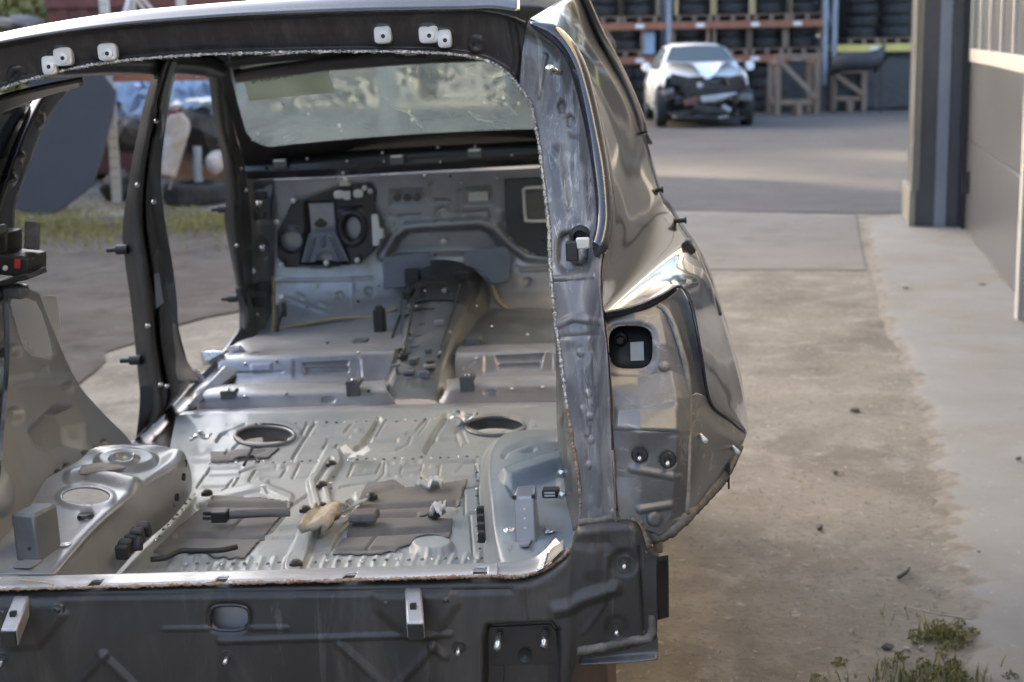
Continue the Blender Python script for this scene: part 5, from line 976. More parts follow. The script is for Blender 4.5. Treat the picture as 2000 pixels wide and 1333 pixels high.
bx = mb.build('seat_bracket_box', M['grey'], car); bevel(bx, .004)
for t, u in ((.5, .35), (.5, .55), (.5, .75)): MB().lathe([(0, 0), (.0025, 0)], b0 + w_ * t + up_ * u + Vector((0, -.0015, 0)), 'y', 8).build('bolt_hole', M['label'], bx)
for t in (.06, .94): MB().box(b0 + w_ * t + up_ + Vector((0, .0, 0)), (.006, .008, .006)).build('corner_notch', M['black'], bx)
MB().prism([b0 + Vector((.012, -.03, .0045)), b1 + Vector((-.012, -.03, .0045)), b1 + Vector((-.008, 0, .0045)), b0 + Vector((.008, 0, .0045))], (0, 0, .004)).build('bracket_foot', M['grey'], bx)
lump('foil_plug', Pz(992, 1036, .685), .013, 'foil', car, (1.2, 1, .35), 22, 21); lump('foil_plug', Pz(1071, 1036, .689), .013, 'foil', car, (1.3, 1, .35), 22, 22)
for y in range(4):
    bevel(MB().box(Pz(944 + y, 1000 + y * 16, .62) + Vector((-.006, 0, 0)), (.014, .02, .022)).build('wiring_clip', M['black'], car), .002)
# right inner side panel with the latch connector
rows = [[(1088, 640, .9), (1086, 740, .9), (1088, 845, .85), (1095, 900, .75), (1105, 980, .55), (1112, 1050, .40)], [(1093, 640, .6), (1092, 740, .6), (1094, 845, .55), (1102, 900, .5), (1114, 980, .38), (1122, 1050, .28)]]
patch('side_inner_panel', rows, 60, 10, M['pocket'], car)
c = P(1076, 962, .36); cn = bevel(MB().box(c, (.032, .03, .016)).build('latch_connector', M['black'], car), .003)
for dz in (.0, .0055): MB().box(c + Vector((-.001, -.0155, dz - .002)), (.020, .002, .003)).build('connector_slot', M['bracket'], cn)
for x, y in ((1096, 925), (1098, 968)): MB().lathe([(0, -.008), (.008, -.006), (.008, .004)], P(x, y, .34), 'y', 8).build('bolt', M['steel'], car)
rows = [[(1060, 975, .45), (1078, 972, .45)], [(1062, 1030, .4), (1080, 1028, .4)]]; patch('bracket_plate', rows, 4, 4, M['tunnel'], car, thick=.004)
lump('orange_clip', P(1056, 1014, .42), .007, 'ochre', car, (1, 1, 1), 16, 5)

# ---- right side body (mostly hidden): sill, floor edges, wings, under supports
for sx in (1,):
    MB().tube([(.74, .9, .53), (.76, 1.8, .52), (.75, 2.8, .58)], .07, 10).build('sill', M['satin'], car, smooth=True)
for sx in (-1, 1):
    for yy in (.75, 2.7):
        bevel(MB().box((sx * .55, yy, .26), (.16, .30, .50)).build('support_block', M['wood'], car), .01)
for o_ in (flank, dp, poc):
    mc = mirror_copy(o_)
    if o_ is flank:
        bm = bmesh.new(); bm.from_mesh(mc.data); bmesh.ops.delete(bm, geom=[f_ for f_ in bm.faces if f_.calc_center_median().y > .58], context='FACES'); bm.to_mesh(mc.data); bm.free()
mirror_copy(hdr) if False else None

# ---- loose things lying in the shell (own objects, standing on the car floor)
def loose(name, c_local, label, cat, builder, grp=None):
    o = builder(name); o.matrix_world = car.matrix_world.copy() @ Matrix.Translation(Vector(c_local)); tag(o, label, cat, grp); return o
def scrap(name, mat, sx, sy, seed, fold=.012):
    rs = random.Random(seed); n_ = 7; v = [(sx * (i / (n_ - 1) - .5) + rs.uniform(-.003, .003), sy * (j / (n_ - 1) - .5) + rs.uniform(-.003, .003), rs.uniform(0, fold) + .006 * math.sin(i * 1.3 + seed)) for j in range(n_) for i in range(n_)]
    o = mesh_obj(name, v, [(j * n_ + i, j * n_ + i + 1, (j + 1) * n_ + i + 1, (j + 1) * n_ + i) for j in range(n_ - 1) for i in range(n_ - 1)], M[mat]); solid(o, .002, 0); return o
ZT = ZF + .012
def bow(n):
    rs = random.Random(4); v = []; f = []
    o = MB()
    for sx, sy in ((-1, .6), (1, -.25)):
        a = [(0, 0, .006), (sx * .030, sy * .03 + .016, .022), (sx * .042, sy * .04, .016), (sx * .028, sy * .03 - .018, .008)]; o.prism(a, (0, 0, .003))
    o.prism([(-.012, -.03, .004), (.008, -.035, .006), (.010, .004, .008), (-.008, .006, .006)], (0, 0, .003)); return o.build(n, M['label'])
loose('paper_scrap', Pz(694, 893, ZT + .004), 'white bow-shaped paper scrap in the middle of the boot floor', 'paper', bow)
loose('paper_scrap', Pz(842, 948, ZT), 'small crumpled white paper on the dark mat right of the centre rib', 'paper', lambda n: scrap(n, 'label', .055, .05, 2, .02))
loose('paper_scrap', Pz(856, 1002, ZT + .006), 'white torn paper stuck beside a black plug on the right', 'paper', lambda n: scrap(n, 'label', .03, .05, 5, .025))
loose('foam_block', Pz(627, 1014, ZT + .016), 'beige foam pad lying across the centre rib', 'foam', lambda n: (lambda o_: (o_.modifiers['thickness'].__setattr__('thickness', .012), o_)[1])(scrap(n, 'foam', .062, .15, 15, .010)))
loose('felt_block', Pz(712, 1016, ZT + .002), 'dark grey felt pad on the boot floor right of the foam pad', 'felt pad', lambda n: bevel(MB().hexa([(-.032, -.025, 0), (.030, -.027, 0), (.030, .03, 0), (-.030, .03, 0), (-.031, -.022, .018), (.029, -.024, .019), (.028, .028, .020), (-.029, .028, .019)]).build(n, M['graph']), .006))
loose('steel_plate', Pz(680, 1000, ZT), 'small bent steel sheet left of the dark felt pad', 'metal sheet', lambda n: solid(mesh_obj(n, [(-.02, -.07, 0), (.012, -.07, .012), (.035, .07, .012), (0, .07, 0), (-.03, -.07, .01), (-.012, .07, .01)], [(0, 1, 2, 3), (4, 0, 3, 5)], M['steel']), .003, 0))
def cable(n):
    mb = MB().tube(spl([(.02, 0, .014), (.06, .008, .013), (.11, .014, .012), (.15, .02, .010)], 14), .010, 8)
    return mb.build(n, M['mat'], smooth=True)
cb = loose('cable_loom', Pz(432, 1018, ZT), 'thick grey cable with a black plug on the left of the boot floor', 'cable', cable)
bevel(MB().box((0, 0, .012), (.036, .034, .024)).box((-.026, .010, .014), (.028, .006, .008)).box((-.026, -.010, .010), (.024, .006, .008)).box((-.026, 0, .018), (.028, .006, .008)).build('plug', M['black'], cb), .004)
loose('zip_tie', Pz(487, 902, ZT + .004), 'black plastic clip beside the left floor hole', 'clip', lambda n: MB().tube([(-.03, 0, .01), (.01, .004, .012), (.03, -.02, .004)], .004, 6).tube([(0, -.05, .004), (.004, .03, .03)], .004, 6).build(n, M['black']))
loose('handle_strap', Pz(330, 1094, ZT), 'black hooked strap on the floor near the left wheelhouse', 'strap', lambda n: MB().tube(spl([(-.03, -.02, .008), (0, -.015, .01), (.018, .02, .012), (.05, .025, .01), (.10, .025, .01), (.13, .045, .01)], 24), .006, 8).build(n, M['black'], smooth=True))
loose('screw', Pz(522, 964, ZT), 'short pale screw standing left of the centre rib', 'screw', lambda n: MB().tube([(0, 0, 0), (-.006, -.004, .02)], .004, 8).lathe([(0, .003), (.008, 0), (.008, -.003)], (-.006, -.004, .021), 'z', 10).build(n, M['white']))
loose('straw', P(60, 1146, .05) + Vector((0, 0, .004)), 'dry straw lying on the steel lip at the left', 'straw', lambda n: MB().tube([(-.02, 0, .008), (.01, .004, .004), (.045, -.004, .0)], .0012, 5).build(n, M['sunlit_wood_straw']))
loose('paper_scrap', Pz(393, 856, ZT + .012), 'tiny white foil scrap left of the left floor hole', 'paper', lambda n: scrap(n, 'foil', .05, .04, 11, .012))
loose('paper_scrap', Pz(905, 818, ZT + .012), 'crumpled silver foil just left of the right floor hole', 'foil', lambda n: scrap(n, 'foil', .07, .06, 12, .012))

# ================================================================== THE YARD
def at_base(o, p): o.location = p; return o
def wm(name, mat, par, mb, bev=0, smooth=False):
    o = mb.build(name, M[mat], par, smooth=smooth)
    if bev: bevel(o, bev)
    return o
# ---- tyres
TP = [(.19, -.095), (.20, -.10), (.27, -.108), (.31, -.095), (.325, -.06), (.325, .06), (.31, .095), (.27, .108), (.20, .10), (.19, .095)]
tmb = MB().lathe(TP, (0, 0, .108), 'z', 28, closed=True)
for k in range(28):
    a = 2 * math.pi * k / 28; tmb.box((.324 * math.cos(a), .324 * math.sin(a), .108), (.012, .035, .12), Matrix.Rotation(a, 3, 'Z'))
tyre0 = tmb.build('tyre', M['rubber']); tyre_used = [False]
def tyre(p, label, group=None, tilt=0, s=1.0, rz=None):
    if not tyre_used[0]: o = tyre0; tyre_used[0] = True
    else: o = tyre0.copy(); COL.objects.link(o)
    for k in ('label', 'group', 'category'):
        if k in o: del o[k]
    o.location = p; o.scale = (s, s, s); o.rotation_euler = (tilt, random.uniform(-.03, .03), random.uniform(0, 6) if rz is None else rz); tag(o, label, 'tyre', group); return o

# ---- pallet racks on the right
RY = 31.0
def rx(px, y=RY): return W(px, 60, y).x
def rzv(px, py, y=RY): return W(px, py, y).z
def rack(name, xs, levels, mat, label, y=RY, dep=1.1, H=5.2, pm='rackblue'):
    o = empty(name, (xs[0], y, 0)); tag(o, label, 'rack', 'pallet racks along the far side')
    for x in xs:
        for dy in (0, dep):
            mb = MB().box((x - xs[0], dy, H / 2), (.10, .08, H)); wm('upright', pm, o, mb, .008)
        for k in range(5): wm('brace', pm, o, MB().bar((x - xs[0], 0, .4 + k), (x - xs[0], dep, 1.3 + k), .03, .03))
    for z_ in levels:
        for a, b_ in zip(xs[:-1], xs[1:]):
            for dy in (-.03, dep + .03):
                bm_ = wm('beam', mat, o, MB().box(((a + b_) / 2 - xs[0], dy, z_), (b_ - a - .10, .05, .14)), .006)
                if dy < 0:
                    for t in (.2, .55, .82): wm('load_label', 'label', bm_, MB().box((a + (b_ - a) * t - xs[0], dy - .028, z_), (.16, .004, .07)))
    wm('added_dark_backing', 'wreck', o, MB().box(((xs[-1] - xs[0]) / 2, dep + .12, 2.0), (xs[-1] - xs[0], .03, 3.9)))  # added dark sheet standing in for the dark depth of dense loads
    return o
x1, x2, x3 = rx(990), rx(1306), rx(1628)
zl = rzv(1400, 116); zu = rzv(1400, 49)
rack('pallet_rack', [x1, x2, x3 - .16], [zl, zu, zu + 1.35], 'orange', 'long pallet rack with orange beams behind the white wreck')
x4 = rx(2010)
zy = rzv(1720, 94)
rack('pallet_rack', [x3 + .02, x4], [zy, zy + 1.9], 'yellow', 'pallet rack with a yellow beam next to the building corner', pm='rackblue')
# pallets with tyre stacks between wooden posts
def pallet(p, label, wd=.72, tall=0.0, wood='wood', post='sunlit_wood_straw'):
    o = empty('wooden_crate', p); tag(o, label, 'crate', 'wooden crates on the racks')
    for k in range(4): wm('deck_board', wood, o, MB().box((0, -.36 + k * .24, .11), (wd, .14, .022)))
    for dx in (-wd / 2 + .05, 0, wd / 2 - .05): wm('bearer', wood, o, MB().box((dx, 0, .05), (.08, .86, .09)))
    if tall:
        for dx in (-wd / 2, wd / 2):
            wm('corner_post', post, o, MB().box((dx, -.40, .122 + tall / 2), (.07, .07, tall)), .006)
        wm('side_rail', wood, o, MB().box((0, .42, tall), (wd, .025, .09)))
    return o
LV2 = zu + .07; LV1 = zl + .07
for i, px in enumerate((1178, 1250, 1357, 1432, 1508, 1578)):
    p = Vector((rx(px), RY + .5, LV2)); pallet(p, ['far left crate on the upper orange shelf', 'upper shelf crate left of the blue-grey upright', 'upper shelf crate above the wreck roof, left of centre', 'upper shelf crate right above the wreck roof', 'upper shelf crate right of the wreck roof', 'upper shelf crate next to the end upright'][i], .70, .78, post='sunlit_wood_straw' if i in (2, 3, 4) else 'wood')  # middle crates get posts coloured as if sunlit
    for k in range(3 if i != 4 else 2): tyre(p + Vector((random.uniform(-.02, .02), -.05, .125 + k * .218)), ['bottom', 'middle', 'top'][k] + ' tyre in the ' + ['first', 'second', 'third', 'fourth', 'fifth', 'last'][i] + ' crate from the left on the upper orange shelf', 'tyres on the upper orange shelf', s=.98)
for i, px in enumerate((1222, 1270, 1350, 1430, 1500, 1572)):
    if i == 1: continue
    p = Vector((rx(px), RY + .5, LV1)); pallet(p, ['lower shelf crate beside the car shell flank', '', 'lower shelf crate above the left of the wreck roof', 'lower shelf crate above the right of the wreck roof', 'lower shelf crate right of the wreck', 'lower shelf crate above the wooden frame'][i], .66, .50, post='wood')
    for k in range(2): tyre(p + Vector((random.uniform(-.02, .02), -.05, .125 + k * .218)), ['lower', 'upper'][k] + ' tyre in the ' + ['first', '', 'second', 'third', 'fourth', 'last'][i] + ' crate from the left on the lower orange shelf', 'tyres on the lower orange shelf', s=.95)
p = Vector((rx(1268), RY + .3, LV1)); o = empty('blue_canister', p); tag(o, 'blue plastic canister on the lower orange shelf', 'canister'); wm('canister_body', 'skyblue', o, MB().box((0, 0, .25), (.26, .3, .45)), .04); wm('spout', 'black', o, MB().lathe([(.035, 0), (.03, .06), (0, .06)], (.06, 0, .475), 'z', 12))
LVY = zy + .07
for i, px in enumerate((1690, 1756)):
    p = Vector((rx(px), RY + .5, LVY)); pallet(p, ['crate with a tyre column left on the yellow shelf', 'crate with a tyre column right on the yellow shelf'][i], .62, 0)
    for k in range(5): tyre(p + Vector((random.uniform(-.03, .03), -.05, .125 + k * .218)), ['lowest', 'second', 'third', 'fourth', 'topmost'][k] + ' tyre of the ' + ['left', 'right'][i] + ' tyre column on the yellow shelf', 'tyres on the yellow shelf', s=.92)
for i, (px, a) in enumerate(((1212, 0), (1262, 0), (1500, 0))):
    for k in range(4): tyre(Vector((rx(px), RY + .35, k * .22)), ['lowest', 'second', 'third', 'topmost'][k] + ' tyre in the ground stack ' + ['beside the silver car', 'just left of the wreck', 'just right of the wreck'][i], 'tyres on the ground under the orange rack')
# dark panels standing behind the racks: car doors stored upright under the lower shelf
def car_door(p, label, mat, rz, lean=.12):
    o = empty('stored_car_door', p, rz); tag(o, label, 'car door', 'dark car panels under the racks')
    pts = [(-.5, 0, .02), (.48, 0, .06), (.52, 0, .55), (.30, 0, .98), (-.18, 0, 1.02), (-.5, 0, .62)]
    pts = [(a, b_ + c_ * lean, c_) for a, b_, c_ in pts]
    wm('door_skin', mat, o, MB().prism(pts, (0, .07, 0)), .015)
    wq = [(-.40, -.004, .62), (.42, -.004, .60), (.27, -.004, .92), (-.15, -.004, .95)]; wm('door_window', 'black', o, MB().prism([(a, b_ + c_ * lean, c_) for a, b_, c_ in wq], (0, .006, 0)))
    wm('door_handle', 'black', o, MB().box((.34, -.015 + .5 * lean, .5), (.14, .03, .03)), .005); return o
for i, (px, mt) in enumerate(((1545, 'wreck'), (1590, 'navy'), (1665, 'navy'), (1755, 'wreck'))):
    car_door(Vector((rx(px), RY - .1, 0)), ['black car door behind the brown wooden frame', 'navy car door behind the right post of the wooden frame', 'navy car door behind the smaller wooden frame', 'large black car door under the yellow beam'][i], mt, random.uniform(-.2, .2))
# black bins / plastic parts near the building corner
for i, (px, py, wd, h) in enumerate(((1765, 212, .62, .95), (1728, 212, .40, .7))):
    g_ = G(px, py); o = empty('plastic_bin', g_); tag(o, ['tall black plastic bin under the yellow shelf by the building', 'lower black plastic bin left of the tall one'][i], 'bin')
    mb = MB(); mb.hexa([(-wd / 2 * .85, -.25, 0), (wd / 2 * .85, -.25, 0), (wd / 2 * .85, .25, 0), (-wd / 2 * .85, .25, 0), (-wd / 2, -.3, h), (wd / 2, -.3, h), (wd / 2, .3, h), (-wd / 2, .3, h)]); wm('bin_body', 'black', o, mb, .03)
    wm('bin_rim', 'black', o, MB().box((0, 0, h + .02), (wd + .06, .66, .05)), .015); wm('bin_sticker', 'label', o, MB().lathe([(0, 0), (.05, 0)], (.05, -.305, h * .8), 'y', 12))
# bumper skin lying over the frame
g_ = W(1680, 130, 30.2); o = empty('bumper_skin', (g_.x, 30.1, 0)); tag(o, 'dark blue plastic bumper skin laid across the smaller wooden frame', 'bumper')
q = spl([(-.55, .1, .86), (-.3, -.05, .94), (.1, -.1, .95), (.35, -.02, 1.02), (.45, .1, 1.18)], 16)
v = []
for a in q:
    for k in range(5): v.append((a[0], a[1] - .06 * math.sin(k * .8), a[2] - .16 + k * .085))
solid(mesh_obj('bumper_shell', v, [(i * 5 + k, i * 5 + k + 1, (i + 1) * 5 + k + 1, (i + 1) * 5 + k) for i in range(15) for k in range(4)], M['navy'], o), .012, 0)
for sx in (-.5, .4): wm('bumper_bracket', 'black', o, MB().bar((sx, .08, .0), (sx * .98, .08, .9), .03, .03))
# brown wooden frames standing on the ground
def frame(name, pa, pb, h, dist_py, label):
    g_ = G(pa, dist_py); g2 = G(pb, dist_py); wd = g2.x - g_.x; o = empty(name, g_); tag(o, label, 'wooden frame', 'brown wooden frames before the racks')
    t = .10
    for x in (t / 2, wd - t / 2): wm('post', 'wood', o, MB().box((x, 0, h / 2), (t, .10, h)), .006)
    wm('top_rail', 'wood', o, MB().box((wd / 2, -.002, h + .052), (wd, .09, .10)), .006); wm('bottom_rail', 'wood', o, MB().box((wd / 2, .0, .24), (wd - 2 * t - .01, .06, .09)), .006)
    wm('diagonal', 'wood', o, MB().bar((t * .9, -.075, h - .04), (wd - t * .6, -.075, .30), .09, .04, up=(0, 1, 0)), .006)
    wm('foot_block', 'wood', o, MB().box((wd / 2, .0, .095), (.10, .5, .19)), .006)
    for x in (t / 2, wd - t / 2):
        wm('rear_post', 'wood', o, MB().box((x, .8, h / 2), (t, .10, h)), .006); wm('side_rail', 'wood', o, MB().box((x, .4, h - .05), (.06, .69, .09)), .006); wm('side_rail', 'wood', o, MB().box((x, .4, .24), (.06, .69, .09)), .006)
    return o
frame('wooden_stillage', 1513, 1606, 1.02, 226, 'tall brown wooden frame with one diagonal right of the wreck')
frame('wooden_stillage', 1622, 1697, .72, 218, 'smaller brown wooden frame with diagonal near the building corner')

# ---- wrecked white car
def section_loft(name, secs, mat, par, cap=True):
    v = []; f = []; k = len(secs[0][1])
    for y, half in secs:
        prof = [(-x, z_) for x, z_ in reversed(half)] + [(x, z_) for x, z_ in half[1:]] if half[0][0] == 0 else [(-x, z_) for x, z_ in reversed(half)] + list(half)
        v += [(x, y, z_) for x, z_ in prof]; m_ = len(prof)
    for i in range(len(secs) - 1):
        for j in range(m_ - 1): f.append((i * m_ + j, i * m_ + j + 1, (i + 1) * m_ + j + 1, (i + 1) * m_ + j))
    if cap: f.append(tuple(reversed(range(m_)))); f.append(tuple((len(secs) - 1) * m_ + j for j in range(m_)))
    o = mesh_obj(name, v, f, M[mat], par, auto=35); return o
def road_wheel(par, x, y, s=1):
    w_ = MB().lathe([(.205, -.10), (.30, -.10), (.318, -.075), (.318, .075), (.30, .10), (.205, .10)], (0, 0, 0), 'x', 28, closed=True).build('wheel', M['rubber'], par)
    w_.location = (x, y, .318); MB().lathe([(0, s * .06), (.06, s * .075), (.19, s * .05), (.206, s * .09), (.206, -s * .05)], (0, 0, 0), 'x', 28).build('rim', M['zinc'], w_); return w_
def car_base(name, p, rz, paint, label, front=True):
    o = empty(name, p, rz); tag(o, label, 'car')
    section_loft('body', [(.95, [(0, .80), (.5, .80), (.72, .76), (.85, .60), (.87, .36), (.80, .24)]), (1.35, [(0, 1.02), (.5, 1.01), (.76, .95), (.87, .70), (.89, .36), (.80, .22)]), (2.4, [(0, .98), (.5, .98), (.78, .94), (.89, .72), (.90, .36), (.82, .20)]), (3.6, [(0, 1.0), (.5, 1.0), (.78, .96), (.88, .74), (.89, .36), (.82, .22)]), (4.25, [(0, 1.0), (.5, .99), (.70, .93), (.80, .72), (.80, .40), (.74, .28)])], paint, o)
    section_loft('cabin', [(1.36, [(0, 1.025), (.5, 1.02), (.74, .96)]), (2.05, [(0, 1.37), (.40, 1.355), (.56, 1.30)]), (2.7, [(0, 1.41), (.42, 1.395), (.585, 1.33)]), (3.4, [(0, 1.37), (.40, 1.35), (.57, 1.28)]), (4.1, [(0, 1.02), (.45, 1.01), (.68, .95)])], paint, o, cap=False)
    g = [(-.66, 1.44, 1.055), (0, 1.42, 1.085), (.66, 1.44, 1.055), (.49, 2.0, 1.335), (0, 1.99, 1.36), (-.49, 2.0, 1.335)]
    g = [(a, b_ - .03, c_ + .012) for a, b_, c_ in g]; wsd = mesh_obj('windscreen', g, [(0, 1, 4, 5), (1, 2, 3, 4)], M['darkglass'], o)
    for s in (-1, 1):
        sd_ = [(s * .775, 1.75, 1.0), (s * .785, 3.55, 1.02), (s * .59, 3.2, 1.29), (s * .585, 2.15, 1.29)]; mesh_obj('side_window', sd_, [(0, 1, 2, 3)], M['darkglass'], o)
        mi = section_loft('mirror', [(1.62, [(.0, .07), (.06, .05), (.07, -.03), (.03, -.07)]), (1.74, [(.0, .085), (.08, .06), (.09, -.04), (.04, -.085)])], paint, o); mi.location = (s * .97, 0, 1.0)
        MB().bar((-s * .20, 1.68, -.03), (0, 1.68, -.01), .03, .04).build('mirror_arm', M['black'], mi)
        road_wheel(o, s * .78, .72, s); road_wheel(o, s * .78, 3.35, s)
    return o
gp = G(1382, 251)
wk = car_base('wrecked_car', gp, R(-1), 'carwhite', 'white wrecked car with torn-off front and crumpled bonnet before the racks')
wk.scale = (.92, .92, .97)
wm('front_bulkhead', 'wreck', wk, MB().prism([(-.87, .925, .24), (.87, .925, .24), (.86, .925, .62), (.70, .925, .84), (-.70, .925, .84), (-.86, .925, .62)], (0, .02, 0)))
# crumpled bonnet
NUh, NVh = 40, 26; v = []
for j in range(NVh):
    for i in range(NUh):
        u = -1 + 2 * i / (NUh - 1); t = j / (NVh - 1); y = 1.40 - .60 * t; x = u * (.76 - .06 * t)
        mid = math.exp(-((u - .12) / .42) ** 2)
        z_ = 1.08 + .10 * math.sin(t * math.pi * .9) * mid - t * (.30 * mid) + t * .03 * (1 - mid) + .025 * math.sin(u * 7 + t * 4) * t + .02 * math.sin(u * 13) * t * t
        y -= .06 * mid * t * t; v.append((x, y, z_))
fh = []
for j in range(NVh - 1):
    for i in range(NUh - 1):
        u = -1 + 2 * (i + .5) / (NUh - 1); t = (j + .5) / (NVh - 1)
        lim = .42 + .58 * math.exp(-((u - .12) / .40) ** 2)
        if t < lim: fh.append((j * NUh + i, j * NUh + i + 1, (j + 1) * NUh + i + 1, (j + 1) * NUh + i))
solid(mesh_obj('bonnet', v, fh, M['carwhite'], wk), .01, 0)
for s in (-1, 1):   # front wings, dented
    v = []; n1, n2 = 12, 8
    for j in range(n1):
        for i in range(n2):
            t = j / (n1 - 1); k = i / (n2 - 1); y = 1.42 - 1.05 * t; z_ = .98 - k * .48 - t * .10; x = s * (.76 + .11 * math.sin(k * 1.5) - .05 * t + .02 * math.sin(t * 9 + k * 5)); v.append((x, y, z_))
    fw_ = [(j * n2 + i, j * n2 + i + 1, (j + 1) * n2 + i + 1, (j + 1) * n2 + i) for j in range(n1 - 1) for i in range(n2 - 1) if i < 4 - (j > 6) and not (i > 2 and 3 < j < 10)]
    solid(mesh_obj('front_wing', v, fw_, M['carwhite'], wk), .012, 0)
rs = random.Random(5)
mess = [('engine_block', 'wreck', (.0, .85, .55), (.62, .4, .46), 0), ('radiator', 'wreck', (.05, .42, .52), (.86, .07, .38), .06), ('bumper_beam', 'zinc', (.22, .20, .50), (.66, .10, .11), -.10), ('broken_lamp', 'maroon', (-.28, .18, .44), (.28, .09, .12), -.2), ('broken_lamp', 'mat', (.68, .30, .50), (.28, .16, .12), .1), ('broken_lamp', 'mat', (-.68, .36, .60), (.2, .16, .10), -.3), ('crash_can', 'wreck', (-.48, .32, .46), (.12, .34, .14), .1), ('crash_can', 'wreck', (.52, .34, .46), (.12, .34, .14), -.1), ('grille_piece', 'wreck', (.1, .15, .30), (.70, .06, .12), .15), ('grille_piece', 'wreck', (-.35, .18, .26), (.5, .08, .10), -.2), ('splash_tray', 'wreck', (0, .5, .17), (1.3, .8, .05), .03), ('air_box', 'wreck', (-.45, .7, .78), (.34, .3, .2), .2), ('washer_tank', 'wreck', (.55, .62, .72), (.26, .3, .26), -.2), ('fan_shroud', 'wreck', (-.1, .5, .66), (.7, .08, .26), .1), ('hose', 'zinc', (-.1, .38, .70), (.10, .06, .10), .4), ('skid_piece', 'zinc', (.35, .16, .32), (.18, .04, .08), .5), ('skid_piece', 'zinc', (-.12, .16, .18), (.2, .03, .05), .1), ('skid_piece', 'zinc', (.25, .14, .17), (.26, .03, .04), -.1)]
for nm, mt, c_, d_, rt_ in mess: wm(nm, mt, wk, MB().box(c_, d_, Matrix.Rotation(rt_, 3, 'Y') @ Matrix.Rotation(rs.uniform(-.2, .2), 3, 'Z')), .02)
for k in range(7):
    a = Vector((rs.uniform(-.6, .6), rs.uniform(.1, .4), rs.uniform(.25, .75))); wm('torn_strip', 'wreck', wk, MB().tube([a, a + Vector((rs.uniform(-.25, .25), rs.uniform(-.1, .1), rs.uniform(-.2, .1))), a + Vector((rs.uniform(-.4, .4), rs.uniform(-.1, .1), rs.uniform(-.3, .2)))], .018, 6))
g2 = G(1195, 232)
car_base('parked_car', (g2.x - .15, g2.y + 1.0, 0), R(4), 'carsilver', 'silver car half hidden behind the shell flank')

# ---- far trees and hedge behind the racks
def foliage(name, blobs, n_leaf, size, mat, label, kind=None, cat=None, par=None):
    v = np.zeros((n_leaf * 4, 3)); vol = np.array([b_[1][0] * b_[1][1] * b_[1][2] for b_ in blobs]); pick = rng.choice(len(blobs), n_leaf, p=vol / vol.sum())
    cs = np.array([b_[0] for b_ in blobs])[pick]; rr_ = np.array([b_[1] for b_ in blobs])[pick]
    d = rng.normal(size=(n_leaf, 3)); d /= np.linalg.norm(d, axis=1)[:, None]; rad = rng.uniform(.55, 1.05, n_leaf)[:, None]
    c = cs + d * rr_ * rad; a = rng.normal(size=(n_leaf, 3)); a /= np.linalg.norm(a, axis=1)[:, None]; b2 = np.cross(a, rng.normal(size=(n_leaf, 3))); b2 /= np.linalg.norm(b2, axis=1)[:, None]
    sz = rng.uniform(.6, 1.3, n_leaf)[:, None] * size
    v[0::4] = c - a * sz; v[1::4] = c - b2 * sz * .5; v[2::4] = c + a * sz; v[3::4] = c + b2 * sz * .5
    o = mesh_obj(name, v, np.arange(n_leaf * 4).reshape(-1, 4).tolist(), M[mat], par, smooth=False)
    if kind: tag(o, label, cat, None, kind)
    return o
hb = [((-13 + random.uniform(-1.2, 1.0), random.uniform(25.5, 30.5), random.uniform(.5, 6.2)), (1.0, .9, .8)) for _ in range(22)] + [((x, 35 + random.uniform(-.4, .4), random.uniform(.6, 5.4)), (1.6, .9, 1.3)) for x in np.linspace(-28, -8.5, 64)] + [((x, 35 + random.uniform(-.6, .8), random.uniform(.8, 4.4)), (1.7, 1.1, 1.6)) for x in np.linspace(-8, 22, 60)]  # left blobs, out of view, added to shade the yard and soften sunlight edges
foliage('hedge', hb, 62000, .16, 'leafdark', 'dark hedge behind the racks with added shade foliage out of view at left', 'stuff', 'hedge')
for i, (x, y, h) in enumerate(((-2, 40, 10.5), (3.5, 41, 11.5), (9, 40, 10), (15, 41, 11))):
    o = empty('far_tree', (x, y, 0)); tag(o, ['dark tree behind the racks, farthest left', 'dark tree straight behind the wreck', 'dark tree behind the end of the orange rack', 'dark tree behind the yellow shelf'][i], 'tree', 'trees beyond the racks')
    wm('trunk', 'wood', o, MB().tube([(0, 0, 0), (.1, 0, h * .35), (-.1, .1, h * .7)], [.28, .2, .08], 10), smooth=True)
    for k in range(6):
        a = k * 1.05; wm('limb', 'wood', o, MB().tube([(0, 0, h * (.3 + .05 * k)), (math.cos(a) * 1.2, math.sin(a) * 1.2, h * (.45 + .05 * k)), (math.cos(a) * 2.2, math.sin(a) * 2.2, h * (.55 + .05 * k))], [.10, .06, .02], 6))
    foliage('crown', [((random.uniform(-2, 2), random.uniform(-2, 2), h * random.uniform(.45, .95)), (1.5, 1.5, 1.2)) for _ in range(12)], 9000, .16, 'leafdark', None, par=o)

